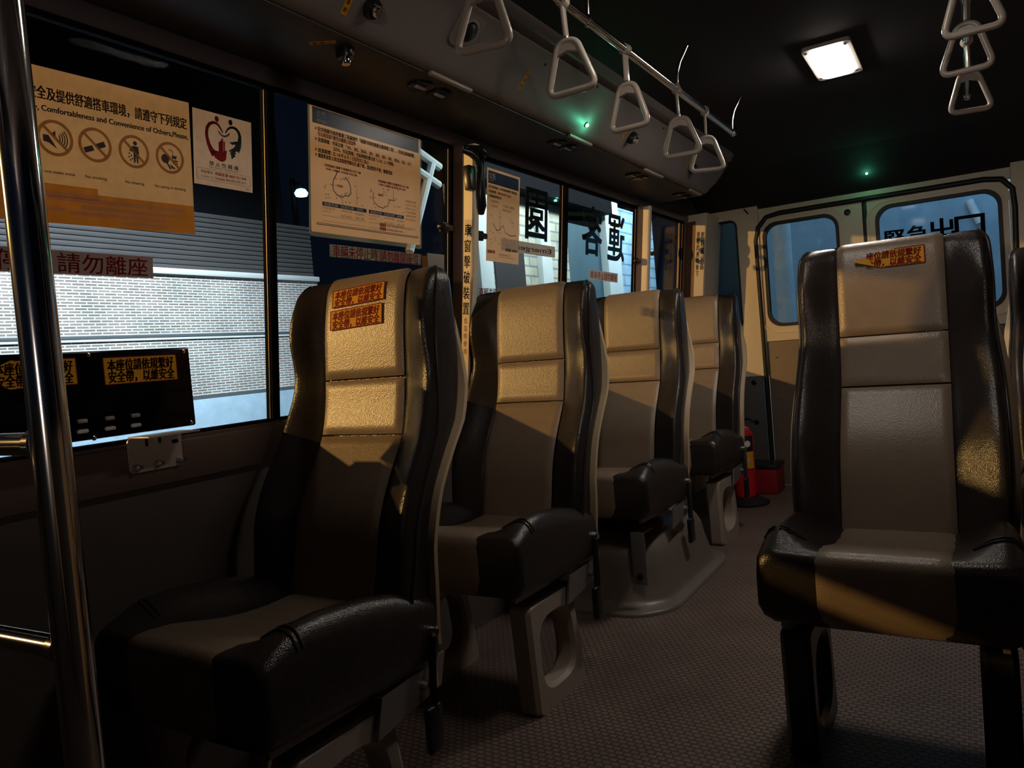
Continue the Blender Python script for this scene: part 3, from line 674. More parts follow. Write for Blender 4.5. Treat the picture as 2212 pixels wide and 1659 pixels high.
mb.build('lettering', 'brown_ink', p1, smooth=False, flat=True); pics = []
mb = MB(); pics.append(mb); ox, oy = ic[0]   # loudspeaker with sound waves
mb.poly([(ox-.022, oy+.004), (ox-.012, oy+.004), (ox+.003, oy-.020), (ox-.012, oy-.010), (ox-.022, oy-.008)], m, e); mb.poly([(ox-.008, oy+.006), (ox+.001, oy+.014), (ox+.001, oy+.002)], m, e)
for q in (.008, .0125, .017, .0215): mb.arc(ox+.0, oy, q, q+.0022, m, -.75, .75, e, 10)
mb = MB(); pics.append(mb); ox, oy = ic[1]   # cigarette
mb.line([(ox-.022, oy-.013), (ox-.004, oy-.006)], .0105, m, e); mb.line([(ox+.002, oy-.003), (ox+.020, oy+.005)], .0105, m, e)
mb = MB(); pics.append(mb); ox, oy = ic[2]   # person dropping litter
mb.disc(ox+.003, oy+.0175, .0045, m, e); mb.poly([(ox-.003, oy+.0115), (ox+.0095, oy+.0115), (ox+.011, oy-.004), (ox+.0085, oy-.004), (ox+.0085, oy-.022), (ox+.005, oy-.022), (ox+.004, oy-.006), (ox+.002, oy-.022), (ox-.0015, oy-.022), (ox-.0015, oy+.002), (ox-.009, oy+.004), (ox-.010, oy+.001), (ox-.002, oy-.001)], m, e)
for a, b in ((-.012, -.006), (-.008, -.010), (-.013, -.013), (-.006, -.016), (-.010, -.019)): mb.rect(ox+a, oy+b, ox+a+.003, oy+b+.003, m, e)
mb = MB(); pics.append(mb); ox, oy = ic[3]   # sweet on a stick, drink and burger
mb.disc(ox-.011, oy-.003, .0095, m, e); mb.line([(ox-.008, oy-.010), (ox+.001, oy-.024)], .004, m, e)
mb.poly([(ox+.004, oy+.006), (ox+.017, oy+.006), (ox+.015, oy-.001), (ox+.006, oy-.001)], m, e); mb.line([(ox+.008, oy+.007), (ox+.006, oy+.016), (ox-.002, oy+.017)], .0018, m, e); mb.line([(ox+.006, oy-.005), (ox+.019, oy-.005)], .003, m, e); mb.line([(ox+.007, oy-.010), (ox+.018, oy-.010)], .003, m, e)
mb.poly([(ox-.001, oy-.012), (ox+.014, oy-.022), (ox+.003, oy-.022)], m, e)
for pic, (ox, oy) in zip(pics, ic):
    mb = MB(); mb.arc(ox, oy, .0275, .0335, m, z=e*1.4); mb.line([(ox-.021, oy+.020), (ox+.021, oy-.020)], .0055, m, e*1.8); sg = mb.build('prohibition_sign', 'icon_orange', p1, smooth=False); pic.build('pictogram', 'brown_ink', sg, smooth=False, flat=True)
# white sign with the red and black heart of two figures
y0, z0, w, h = 1.0745, 1.397, .159, .1655
p2 = thing('harassment_sign', 'small white sign with a red and black heart of two figures', 'sign', (xw(z0), y0+w/2, z0))
_, m = sheet(p2, 'sheet', 'paper_white', y0, z0, w, h, -.004)
def A(x, y): 
    tp = 50+.26*(x-140); bt = 2445+.167*(x-140); return ((x-140)/1880*w, h*(1-(y-tp)/(bt-tp)))
red = MB(); pts = [(1065, 845), (1000, 720), (930, 610), (860, 545), (760, 520), (650, 560), (570, 680), (545, 850), (560, 1000), (600, 1180), (670, 1360), (780, 1530)]
red.line([A(*p) for p in pts], [.0028, .0042, .0052, .006, .0068, .0075, .008, .0082, .0085, .0095, .012, .018], m, e)
red.poly([A(*p) for p in ((650, 1420), (800, 1400), (910, 1430), (1000, 1420), (1090, 1460), (1140, 1395), (1175, 1420), (1160, 1560), (1150, 1680), (1090, 1750), (1000, 1765), (900, 1720), (800, 1640))], m, e)
red.disc(*A(878, 412), .0055, m, e, ry=.0066)
for x, yt in ((945, 1130), (990, 1080), (1040, 1020), (1098, 1120)): red.line([A(x, yt), A(x-8, 1460)], .0042, m, e)
red.text('桃園客運 0800 053 808', .0068, m, A(780, 0)[0], .0265, e, width=.0865, bold=.0003); red.text('Taoyuan Bus (03) 375 3711', .0062, m, A(780, 0)[0], .0170, e, width=.0865, bold=.0003)
red.build('red_print', 'red_ink', p2, smooth=False, flat=True)
blk = MB(); pts = [(1145, 860), (1210, 750), (1290, 690), (1390, 680), (1500, 730), (1580, 830), (1620, 960), (1610, 1120), (1560, 1280), (1490, 1420)]
blk.line([A(*p) for p in pts], [.0028, .004, .005, .006, .0068, .0075, .0085, .0105, .016, .017], m, e); blk.disc(*A(1320, 525), .0055, m, e, ry=.0066)
blk.line([A(1540, 1180), A(1440, 1175), A(1360, 1185), A(1290, 1150)], [.008, .007, .006, .003], m, e)
for k in range(4): blk.line([A(1500-20*k, 1330+75*k), A(1400, 1370+75*k), A(1330, 1400+80*k), A(1250+35*k, 1430+82*k)], [.006, .0055, .0048, .003], m, e)
blk.text('禁 止 性 騷 擾', .0085, m, A(610, 0)[0], .0470, e, width=.079, bold=.0004)
blk.build('black_print', 'ink', p2, smooth=False, flat=True)
gr = MB(); gr.line([A(920, 790), A(980, 880), A(1050, 945), A(1130, 965), A(1220, 930), A(1285, 870)], [.003, .0035, .004, .0042, .004, .0032], m, e)
gr.text('No Sexual Harassment', .0052, m, A(610, 0)[0], .0405, e, width=.079); gr.text('申訴電話：', .0060, m, A(340, 0)[0], .0270, e, width=.034, bold=.0002); gr.text('Complaint Line:', .0052, m, A(340, 0)[0], .0175, e, width=.034); gr.text('廣告', .004, m, .139, .004, e)
gr.build('grey_print', 'grey_ink', p2, smooth=False, flat=True); gr = MB()
o_, i_ = rrect(.006, .0125, .153, .0370, .005), rrect(.0066, .0131, .1524, .0364, .0046); gr.ringprism(o_, i_, m @ Matrix.Translation((0, 0, e)), .0002)
gr.build('print_border', 'grey_ink', p2, smooth=False, flat=True)
# route notice in a clear sleeve
y0, z0, w, h = 1.421, 1.3235, .459, .3325
p3 = thing('route_notice', 'cream route change notice with dark blue header and two line maps on the second window', 'notice', (xw(z0), y0+w/2, z0))
_, m = sheet(p3, 'sheet', 'paper_cream', y0, z0, w, h, -.003, r=.004)
so, si = rrect(-.007, -.012, w+.007, h+.005, .008), rrect(.0, .0, w, h, .004); MB().ringprism(so, si, m, .0005).build('clear_sleeve', 'lam', p3, smooth=False)
mb = MB(); mb.rect(.008, .2835, w-.008, .3245, m, e); mb.rect(.040, .0725, .212, .083, m, e); mb.rect(.222, .0725, .378, .083, m, e); mb.rect(.018, .0205, w-.010, .0225, m, e); mb.rect(.018, .0245, w-.010, .026, m, e); mb.build('navy_print', 'navy', p3, smooth=False)
mb = MB(); mb.text('公告', .0155, m, .022, .3015, e*2, bold=.0006, width=.036); mb.text('NOTICE', .0095, m, .022, .2875, e*2, bold=.0010, width=.036)
mb.text('路線名稱   改道日期   說明', .006, m, .046, .0748, e*2, width=.15); mb.text('路線名稱   改道日期   說明', .006, m, .228, .0748, e*2, width=.14); mb.build('white_print', 'white_ink', p3, smooth=False, flat=True)
bl = MB(); rd = MB()
for q in (.2655, .2385, .211, .1975): bl.poly([(.016, q+.010), (.024, q+.005), (.016, q), (.0185, q+.005)], m, e)
bl.text('配合桃園市政府捷運工程處施作「桃園市政府捷運北側興建工程」，市府站路線調整，', .0098, m, .027, .266, e, width=.405, bold=.0010)
rd.text('市公車改道行駛至公園路口並加停', .0098, m, .027, .253, e, width=.142, bold=.0010)
bl.text('改道路線：市區公車', .0098, m, .027, .2385, e, width=.094, bold=.0010); rd.text('「101、202、202A、201、202、203、205、205A、223、227、', .0098, m, .131, .2385, e, width=.285, bold=.0010)
rd.text('227A、市民路線」', .0098, m, .083, .2245, e, width=.082, bold=.0010); bl.text('市區幹線免費公車', .0098, m, .172, .2245, e, width=.078, bold=.0010); rd.text('「L110、L111等線」', .0098, m, .255, .2245, e, width=.078, bold=.0010)
bl.text('改道期間：', .0098, m, .027, .211, e, width=.050, bold=.0010); rd.text('自 110 年 6 月 1 日起至完工為止', .0098, m, .083, .211, e, width=.140, bold=.0010)
bl.text('請旅客留意', .0098, m, .027, .1975, e, width=.046, bold=.0010); rd.text('公車改道期間停靠站位', .0098, m, .076, .1975, e, width=.096, bold=.0010); bl.text('處下車，造成您的不便，敬請見諒', .0098, m, .175, .1975, e, width=.150, bold=.0010)
for ox, oy in ((.050, .178), (.262, .168)):
    rd.text('改道路線示意圖 往桃園車站方向 行駛', .006, m, ox, oy, e, width=.140, bold=.0006); rd.text('去程 公園路 市府路 民生路', .0052, m, ox+.004, oy-.009, e, width=.12, bold=.0006)
rd.text('市政府', .006, m, .096, .130, e, bold=.0006); rd.text('捷運站', .006, m, .262, .128, e, bold=.0006); rd.text('公園', .006, m, .114, .152, e)
for x0, n_ in ((.042, 4), (.222, 3)):
    rd.text('101 202 205 227', .006, m, x0, .0645, e, width=.045); rd.text('L110 L111', .006, m, x0, .056, e, width=.03); rd.text('110年6月1日起', .006, m, x0+.066, .0645, e, width=.045); rd.text('施工完成止', .006, m, x0+.068, .050, e, width=.045)
    bl.text('依公告站位', .006, m, x0+.124, .062, e, width=.034); bl.text('停靠上下車', .006, m, x0+.124, .050, e, width=.034)
    bl.line([(x0-.002, .047), (x0+.165, .047)], .0007, m, e); bl.line([(x0-.002, .0325), (x0+.165, .0325)], .0007, m, e); 
for k, t_ in enumerate(('改道起訖時間', '110年6月1日起', '至完工日止', '行經路線', '公園路至市府路', '民生路口')): (bl if k % 2 == 0 else rd).text(t_, .0056, m, .386, .126-k*.011, e, width=.050)
rd.text('桃園客運', .010, m, .268, .0405, e, width=.028, bold=.0010); rd.text('客服專線', .008, m, .268, .030, e, width=.028, bold=.0010); bl.text('桃園汽車客運股份有限公司 (03)375-3711', .007, m, .301, .042, e, width=.13); bl.text('免付費電話 0800-053-808', .006, m, .301, .031, e, width=.07)
bl.build('black_print', 'ink', p3, smooth=False, flat=True); rd.build('red_print', 'red_ink', p3, smooth=False, flat=True)
mp = MB()
def route(pts, w_): mp.line(pts, w_, m, e)
route([(.098, .172), (.092, .160), (.082, .146), (.079, .130), (.082, .117), (.096, .107), (.118, .104), (.125, .110), (.140, .110), (.148, .118), (.148, .135), (.142, .148), (.128, .160)], .0032)
route([(.243, .136), (.240, .122), (.244, .108), (.262, .097), (.285, .094), (.292, .100), (.304, .102), (.309, .114), (.308, .122), (.338, .123)], .0026)
route([(.104, .106), (.116, .096), (.117, .082)], .0016); route([(.172, .135), (.172, .088)], .0012); route([(.330, .160), (.330, .124)], .0012)
for k in range(46):
    u, v = random.uniform(.04, .195), random.uniform(.088, .165)
    if k > 22: u += .18; v -= .004
    mp.line([(u, v), (u+.007, v-.0008)], .0014, m, e); mp.line([(u+.0035, v), (u+.0035, v-.004)], .0010, m, e)
mp.build('route_map', 'grey_ink', p3, smooth=False, flat=True)
# small notice on the third window
y0, z0, w, h = 2.2585, 1.299, .2275, .331
p4 = thing('small_notice', 'narrow notice with a navy header on the third window behind the cream pillar', 'notice', (xw(z0), y0+w/2, z0))
_, m = sheet(p4, 'sheet', 'paper_cream', y0, z0, w, h, -.003, -.01)
mb = MB(); mb.rect(.007, .278, w-.010, .322, m, e); mb.build('navy_print', 'navy', p4, smooth=False)
mb = MB(); mb.text('公告', .019, m, .012, .296, e*2, bold=.0008, width=.042); mb.text('NOTICE', .006, m, .012, .286, e*2, width=.03); mb.build('white_print', 'white_ink', p4, smooth=False, flat=True)
bl = MB(); rd = MB()
bl.text('配合道路施工公車路線調整行駛路線', .0085, m, .010, .2625, e, width=.195, bold=.0008); bl.text('改道期間', .0085, m, .010, .246, e, width=.05, bold=.0008); rd.text('自即日起至完工為止', .0085, m, .07, .246, e, width=.095, bold=.0008)
bl.text('改道路線停靠站位', .0085, m, .012, .230, e, width=.085, bold=.0008); rd.text('往桃園車站', .008, m, .024, .213, e, width=.055); rd.text('往市政府', .008, m, .028, .196, e, width=.045); bl.text('行經公園路', .008, m, .11, .205, e, width=.08); bl.text('敬請旅客見諒', .0075, m, .105, .190, e, width=.06)
bl.text('客服 0800', .010, m, .130, .045, e, width=.085, bold=.0010); rd.text('桃園客運', .010, m, .008, .030, e, width=.05, bold=.0010); bl.text('股份有限公司', .006, m, .085, .026, e, width=.08)
bl.line([(.085, .020), (.205, .020)], .001, m, e)
bl.build('black_print', 'ink', p4, smooth=False, flat=True); rd.build('red_print', 'red_ink', p4, smooth=False, flat=True)
mp = MB(); mp.line([(.090, .190), (.090, .115)], .002, m, e); mp.line([(.045, .135), (.065, .115), (.090, .118), (.108, .138), (.128, .112), (.160, .104), (.205, .108)], .0032, m, e)
for k in range(22):
    u, v = random.uniform(.02, .19), random.uniform(.06, .18); mp.line([(u, v), (u+.012, v-.001)], .0016, m, e)
mp.build('route_map', 'grey_ink', p4, smooth=False, flat=True)
# strip labels
def strip(label, y0, z0, w, h, txt, mat, tmat, inset=-.004, rot=0., tw=None, th=.7, bold=.0006, par=True, tx=None):
    t = thing('window_label', label, 'label', (xw(z0), y0+w/2, z0)); _, m = sheet(t, 'label_strip', mat, y0, z0, w, h, inset, rot)
    mb = MB(); mb.text(txt, h*th, m, tx if tx is not None else w*.03, h*(1-th)*.55, e, width=tw or w*.94, bold=bold); mb.build('lettering', tmat, t, smooth=False, flat=True); return t
strip('long tan strip label with dark red Chinese characters across the first window', .30, 1.1815, .667, .0455, '車輛未停止 請勿離座', 'tan_sticker', 'red_ink', rot=.0, tw=.432, tx=.222, th=.72)
strip('clear strip label with red Chinese characters under the route notice', 1.487, 1.262, .397, .034, '車輛未停止時 請勿離開座位', 'lam', 'red_ink', th=.86, bold=.0008)
strip('clear strip label with red characters just above the second left seat', 2.205, 1.168, .40, .034, '車輛未停止時 請勿離開座位', 'lam', 'red_ink', th=.86, bold=.0008)
strip('short white strip label with red characters on the fourth window', 3.121, 1.268, .322, .045, '車未停止請勿離座', 'paper_white', 'red_ink', rot=-.012, th=.66)
# lettering stuck to the outside of the glass, mirrored from inside
def outside(label, txt, ys, z, h, mat, width=None, box=None, outline=True, cat='lettering', bold=.004):
    m = frame((xw(z)-.0125, ys, z), (0, -1, 0), WT)      # reads from outside the bus
    t = thing('window_lettering', label, cat, (xw(z), ys, z))
    mb = MB(); mb.text(txt, h, m, 0, 0, -.001, width=width, bold=bold)
    if box: mb.ringprism([(box[0], box[1]), (box[2], box[1]), (box[2], box[3]), (box[0], box[3])], [(box[0]+.012, box[1]+.012), (box[2]-.012, box[1]+.012), (box[2]-.012, box[3]-.012), (box[0]+.012, box[3]-.012)], m @ Matrix.Translation((0, 0, -.001)), .0005)
    mb.build('characters', mat, t, smooth=False, flat=True)
    if outline:
        mb = MB(); mb.text(txt, h, m, -.003, 0, 0, width=(width+.006) if width else None, bold=bold+.0035); mb.build('outline', 'outline', t, smooth=False, flat=True)
    return t
outside('large mirrored character beside the narrow notice on the third window', '園', 2.722, 1.425, .18, 'decal', .165, bold=.007)
outside('large mirrored character on the left half of the fourth window', '客', 3.26, 1.40, .19, 'decal', .20, bold=.008)
outside('large mirrored character on the right half of the fourth window', '運', 3.53, 1.385, .205, 'decal', .19, bold=.008)
outside('mirrored plate number on the dark fifth window', '635-U', 4.47, 1.432, .17, 'decal', .625, bold=.003)
t = thing('emergency_label', 'white strip on the third window with mirrored English lettering', 'label', (xw(1.35), 2.66, 1.35))
m = frame((xw(1.345)-.0125, 2.80, 1.345), (0, -1, 0), WT); MB().prism([(0, 0), (.45, 0), (.45, .046), (0, .046)], m, .0005).build('label_strip', 'paper_white', t, smooth=False)
mb = MB(); mb.text('Emergency', .022, m, .035, .013, -.0008, width=.37, bold=.0006); mb.build('lettering', 'ink', t, smooth=False, flat=True)
# vertical label on the cream pillar
pz = 1.40
t = thing('pillar_label', 'white vertical label with red Chinese characters on the cream pillar', 'label', (xw(1.1)+.04, 2.06, 1.1))
PFm = frame((xw(.86)+.0290, 2.0592, .86), (1, 0, -.135), (.135, 0, 1))
mb = MB(); mb.prism([(0, 0), (.030, 0), (.030, .56), (0, .56)], PFm, .0004); mb.build('label_strip', 'cream', t, smooth=False)
mb = MB(); zz = .508
for i, ch in enumerate('車窗擊破裝置'): mb.text(ch, .036, PFm, .0025, zz-i*.052, .0008, width=.025, bold=.0007)
mb.build('lettering', 'red_ink', t, smooth=False, flat=True); mb = MB()
for i, ch in enumerate('危急時使用'): mb.text(ch, .017, PFm, .009, zz-.052*5-.032-i*.026, .0008, width=.013)
mb.build('lettering', 'red_ink', t, smooth=False, flat=True)
t = thing('corner_label', 'white vertical label with dark red characters on the rear corner pillar', 'label', (-1.36, 4.45, 1.4))
CF = frame((xc(1.20)-.064, 4.4484, 1.20), (1, 0, -TILT), (TILT, 0, 1)); Lw = .068
mb = MB(); mb.prism([(.003, 0), (Lw-.009, 0), (Lw-.009, .415), (.003, .415)], CF, .0006); mb.build('label_strip', 'cream', t, smooth=False)
mb = MB()
for i, ch in enumerate('乾粉滅火器'): mb.text(ch, .036, CF, Lw*.52, .360-i*.046, .001, width=.021, bold=.001)
mb.build('lettering', 'red_ink', t, smooth=False, flat=True); mb = MB()
for i, ch in enumerate('放置於座椅後下'): mb.text(ch, .030, CF, Lw*.14, .368-i*.039, .001, width=.018, bold=.001)
mb.build('lettering', 'red_ink', t, smooth=False, flat=True)
# rear window lettering
t = thing('exit_lettering', 'purple Chinese emergency exit characters on the large rear window', 'lettering', (-.13, YR, 1.40))
m = frame((-.385, YR+.0085, 1.375), (1, 0, -.0), (0, 0, 1)); mb = MB()
for i, (x, hh, dy) in enumerate(((0, .085, .0), (.115, .085, .005), (.225, .105, .0), (.345, .135, -.02))): mb.text('緊急出口'[i], hh*1.15, m, x, dy, .001, width=.10 if i < 2 else .115+.02*(i-2), bold=.006)
mb.build('characters', 'purple', t, smooth=False, flat=True)
# ------------------------------------------------------------------ window latches and hammer
def latch(y, z, label):
    t = thing('window_latch', label, 'latch', (xw(z), y, z), 'black window latches'); m = wallframe(y, z)
    MB().box(-.019, .019, -.017, .017, .004, .020, .004, m).build('latch_body', 'black', t)
    mb = MB(); mb.box(-.040, .036, -.010, .010, .012, .026, .005, m); mb.build('latch_arm', 'black', t)
    mb = MB(); mb.lathe([(.011, .02), (.013, .03), (.010, .036)], m @ Matrix.Translation((-.030, 0, 0)), 14); mb.build('thumb_knob', 'black', t)
latch(1.985, 1.388, 'black latch on the window edge right of the route notice'); latch(2.192, 1.380, 'black latch beside the cream pillar on the third window'); latch(3.640, 1.381, 'black latch at the rear edge of the fourth window')
hm = thing('emergency_hammer', 'black curved escape hammer hanging on top of the cream pillar', 'hammer', (-1.334, 2.030, 1.570))
pts = [(-1.339, 1.977, 1.617), (-1.320, 1.997, 1.608), (-1.304, 2.011, 1.587), (-1.298, 2.013, 1.551), (-1.302, 2.007, 1.517), (-1.308, 2.009, 1.475), (-1.315, 2.018, 1.438), (-1.327, 2.030, 1.417)]
mb = MB(); mb.tube(pts, [.012, .017, .018, .0145, .0135, .016, .017, .011], 14, flat=.9); mb.build('handle', 'black', hm, ang=80)
mb = MB(); mb.tube([(-1.334, 1.977, 1.619), (-1.306, 2.025, 1.616), (-1.296, 2.049, 1.600)], [.010, .016, .008], 12); mb.build('hammer_head', 'black', hm, ang=80)
mb = MB(); mb.box(-1.378, -1.352, 2.022, 2.058, 1.50, 1.58, .004); mb.build('holder', 'black', hm)
# ------------------------------------------------------------------ grab rails and strap handles
def grab_rail(x, y1, label, zr=1.75):
    t = thing('grab_rail', label, 'rail', (x, 1.0, zr)); mb = MB(); mb.tube([(x, y, zr) for y in (YF, 0, 1, 2, y1-.01)]+[(x, y1, zr+.002)], .0115, 18); mb.build('rail_tube', 'chrome', t, ang=60)
    for y in (.2, 1.70, 2.35, y1-.02):
        mb = MB(); mb.tube([(x, y, zr), (x+.003, y, zr+.05), (x+.012, y+.005, zr+.085), (x+.035, y+.02, CEIL)], .005, 10); mb.lathe([(.0145, -.008), (.0145, .008)], frame((x, y, zr), (1, 0, 0), (0, 0, 1)), 14); mb.build('rail_hanger', 'chrome', t, ang=60)
    return t
grab_rail(-.754, 3.02, 'chrome ceiling grab rail with strap handles along the left side'); grab_rail(.034, 3.4, 'chrome ceiling grab rail at the upper right, lost in the dark', 1.79)
def make_handle(label, group):
    t = thing('strap_handle', label, 'strap handle', (0, 0, 0), group)
    # ring hangs below the rail axis (origin)
    def rc(P, q, n=7):
        out = []
        for i in range(len(P)):
            p0, p1, p2 = Vector(P[i-1]), Vector(P[i]), Vector(P[(i+1) % len(P)]); qq = q[i]; a = p1+(p0-p1).normalized()*qq; b = p1+(p2-p1).normalized()*qq
            for j in range(n+1): tt = j/n; out.append(a*(1-tt)**2+p1*2*tt*(1-tt)+b*tt*tt)
        return out
    tri = rc([(-.060, -.207), (.060, -.207), (.022, -.092), (-.022, -.092)], (.026, .026, .020, .020)); mb = MB(); mb.tube([(x, 0, z) for x, z in tri], .0080, 14, closed=True); mb.build('ring', 'ring', t, ang=80)
    mb = MB(); web = [(-.012, -.092), (.012, -.092), (.026, -.104), (.034, -.132), (.022, -.120), (0, -.114), (-.022, -.120), (-.034, -.132), (-.026, -.104)]; mb.prism(web, frame((0, .0055, 0), (1, 0, 0), (0, 0, 1)), .011); mb.build('ring_web', 'ring', t)
    mb = MB(); mb.tube([(0, 0, -.100), (0, 0, -.082)], .005, 10); mb.build('swivel', 'chrome', t)
    mb = MB(); mb.box(-.004, .004, -.0115, .0115, -.084, -.014, .003); mb.lathe([(.0150, -.0115), (.0150, .0115)], frame((0, 0, 0), (1, 0, 0), (0, 0, 1)), 16); mb.build('strap', 'ring', t)
    return t
HG = 'strap handles on the left rail'; hy = [(1.237, 'first of the left strap handles, cut by the top edge over a round vent'), (1.564, 'pale second left strap handle, brightest of the row'), (1.929, 'shaded third left strap handle, above the small yellow tag and button'), (2.342, 'fourth left strap handle, next to the rail hanger'), (2.640, 'rearmost left strap handle, at the end of the duct')]
h0 = make_handle(hy[0][1], HG); h0.location = (-.754, hy[0][0], 1.75); hs = [h0]
for y, l in hy[1:]: hs.append(dup(h0, (-.754, y, 1.75), l, HG))
for y, l in ((1.98, 'nearest right strap handle, at the upper right corner'), (2.28, 'middle right strap handle, mostly dark'), (2.72, 'farthest right strap handle, just two glints')): hs.append(dup(h0, (.034, y, 1.79), l, 'strap handles on the right rail'))
for i, hd in enumerate(hs): hd.rotation_euler = ((-.06, .05, .12), (.0, -.04, .10), (.03, .03, -.12), (.0, -.03, .22), (-.04, .02, .30), (.02, -.03, .06), (.0, .04, -.2), (.03, -.02, .3))[i]
# ------------------------------------------------------------------ stop buttons, tags and lights on the duct
UF = lambda y, x: frame((x, y, 1.7005), (0, 1, 0), (1, 0, 0))
def stop_button(m, label, oval=False):
    t = thing('stop_button', label, 'button', m.translation, 'stop buttons on the duct')
    a = MB()
    def lp(rx, ry, z): return [m @ Vector((rx*math.cos(2*PI*i/20), ry*math.sin(2*PI*i/20), z)) for i in range(20)]
    a.loft([lp(.018, .024, 0), lp(.019, .025, .012), lp(.016, .021, .020)], True, True, True); a.build('housing', 'black', t, ang=50)
    a = MB(); a.loft([lp(.011, .012, .018), lp(.0125, .0135, .028), lp(.009, .010, .034)], True, True, True); a.build('push_button', 'chrome', t, ang=60)
def yellow_tag(m, label, w=.012, h=.058):
    t = thing('yellow_tag', label, 'label', m.translation, 'small yellow tags beside the stop buttons'); MB().prism([(-w/2, -h/2), (w/2, -h/2), (w/2, h/2), (-w/2, h/2)], m, .0006).build('tag_sheet', 'yellow', t, smooth=False)
    a = MB()
    for i, c in enumerate('下車鈴'): a.text(c, h*.16, m, -w*.32, h*.20-i*h*.29, .001, width=w*.62, bold=.0003)
    a.build('lettering', 'maroon', t, smooth=False, flat=True)
yellow_tag(ductframe(1.241, 1.745), 'yellow tag cut by the top edge of the picture', .018); stop_button(ductframe(1.302, 1.753), 'black stop button cut by the top edge of the picture')
yellow_tag(UF(1.272, -1.223) @ Matrix.Rotation(-.6, 4, 'Z'), 'dim yellow tag lying under the duct in shadow', .014, .06); stop_button(UF(1.335, -1.216), 'stop button under the duct above the route notice')
yellow_tag(ductframe(1.962, 1.765), 'yellow tag left of the pale strap handle')
yellow_tag(ductframe(2.722, 1.763), 'yellow tag below the shaded strap handle'); stop_button(ductframe(2.782, 1.764), 'stop button below the shaded third strap handle')
yellow_tag(ductframe(3.460, 1.769), 'yellow tag at the rear end of the duct'); stop_button(ductframe(3.530, 1.766), 'stop button at the rear end of the duct')
t = thing('round_vent', 'round air vent on the duct seen through the first strap handle', 'vent', ductframe(1.63, 1.805).translation); m = ductframe(1.63, 1.795)
mb = MB(); mb.prism(rrect(-.055, -.045, .055, .045, .02), m, .006); mb.build('vent_plate', 'duct', t); mb = MB(); mb.lathe([(.034, .006), (.036, .012), (.028, .014), (.026, .006)], m, 24); mb.build('vent_ring', 'duct', t); mb = MB(); mb.lathe([(.022, .004), (.022, .012), (.010, .016)], m, 20); mb.build('vent_core', 'black', t)
def led(m, label):
    t = thing('green_light', label, 'light', m.translation); MB().lathe([(.009, 0), (.009, .003), (.007, .0045)], m, 16).build('light_housing', 'black', t)
    MB().lathe([(.0065, .004), (.006, .008), (.003, .0105)], m, 16).build('light_lens', 'green', t)
    l = bpy.data.lights.new('green_light', 'POINT'); l.energy = .16; l.color = (.12, 1., .55); l.shadow_soft_size = .008
    o = bpy.data.objects.new('glow', l); COL.objects.link(o); o.parent = t; o.location = (m @ Vector((0, 0, .03))) - m.translation
led(ductframe(2.423, 1.739), 'small green light glowing on the left duct')
led(frame((-.4432, 4.612, 1.794), (1, 0, 0), (0, -.80, .55)), 'small green light above the rear doors')
# ceiling lamp
def dome(y, label, glow='lampglow'):
    t = thing('ceiling_lamp', label, 'lamp', (XC, y, CEIL)); fl = frame((XC, y, CEIL), (1, 0, 0), (0, -1, 0))
    MB().ringprism(rrect(-.072, -.185, .078, .178, .018), rrect(-.052, -.158, .052, .152, .026), fl, .012).build('lamp_frame', 'lampframe', t)
    MB().prism(rrect(-.052, -.158, .052, .152, .026), fl, .018).build('lamp_diffuser', glow, t)
    for x, yy in ((-.06, -.15), (.06, -.15), (-.06, .15), (.06, .15)): MB().lathe([(.006, .011), (.006, .014), (.003, .016)], fl @ Matrix.Translation((x, yy, 0)), 10).build('screw', 'chrome', t)
dome(2.85, 'bright rectangular ceiling lamp over the aisle'); dome(1.55, 'dimmer ceiling lamp further forward, above the picture', 'dimglow')
# ------------------------------------------------------------------ fire extinguisher and red case at the rear
t = thing('fire_extinguisher', 'red fire extinguisher standing in a black tray behind the rearmost left seat', 'extinguisher', (-1.122, 4.22, 0))
m = Matrix.Translation((-1.122, 4.22, 0)); mb = MB(); mb.lathe([(.045, .04), (.058, .045), (.060, .06), (.060, .36), (.055, .40), (.040, .43), (.022, .44), (.022, .455)], m, 28); mb.build('cylinder', 'red', t, ang=50)
mb = MB(); mb.lathe([(.018, .455), (.018, .48), (.010, .49)], m, 12); mb.tube([(-1.122, 4.22, .475), (-1.07, 4.19, .485), (-1.045, 4.17, .47)], .006, 8); mb.tube([(-1.122, 4.22, .47), (-1.165, 4.2, .47), (-1.175, 4.2, .36), (-1.17, 4.2, .15)], .008, 8); mb.build('valve', 'black', t)
def lab(a0, a1, z0, z1, r=.0606):
    return [[(-1.122+r*math.cos(a), 4.22+r*math.sin(a), z) for a in [a0+(a1-a0)*i/10 for i in range(11)]] for z in (z0, z1)]
MB().loft(lab(-1.75, -.25, .20, .39), False).build('black_label', 'ink', t); MB().loft(lab(-1.75, -.25, .205, .30, .0609), False).build('yellow_label', 'yellow', t)
mb = MB(); mb.disc(0, .345, .018, frame((-1.122+.0613*math.cos(-.9), 4.22+.0613*math.sin(-.9), 0), (math.sin(.9), math.cos(.9), 0), (0, 0, 1)), .0); mb.text('10', .03, frame((-1.122+.062*math.cos(-.9), 4.22+.062*math.sin(-.9), .24), (math.sin(.9), math.cos(.9), 0), (0, 0, 1)), 0, 0, 0, 'CENTER', bold=.001); mb.build('label_print', 'white_ink', t, smooth=False, flat=True)
mb = MB(); mb.lathe([(.125, 0), (.128, .012), (.110, .020), (.075, .045), (.066, .046), (.064, .02)], Matrix.Translation((-1.122, 4.22, 0)), 28); mb.build('tray', 'rubber', t, ang=50)
t = thing('red_case', 'dark red plastic case on the floor in the rear corner', 'case', (-1.08, 4.55, 0)); MB().box(-1.17, -1.0, 4.46, 4.66, 0, .17, .01).build('case_body', 'redbox', t); MB().box(-1.175, -.995, 4.455, 4.665, .15, .175, .006).build('case_lid', 'black', t)
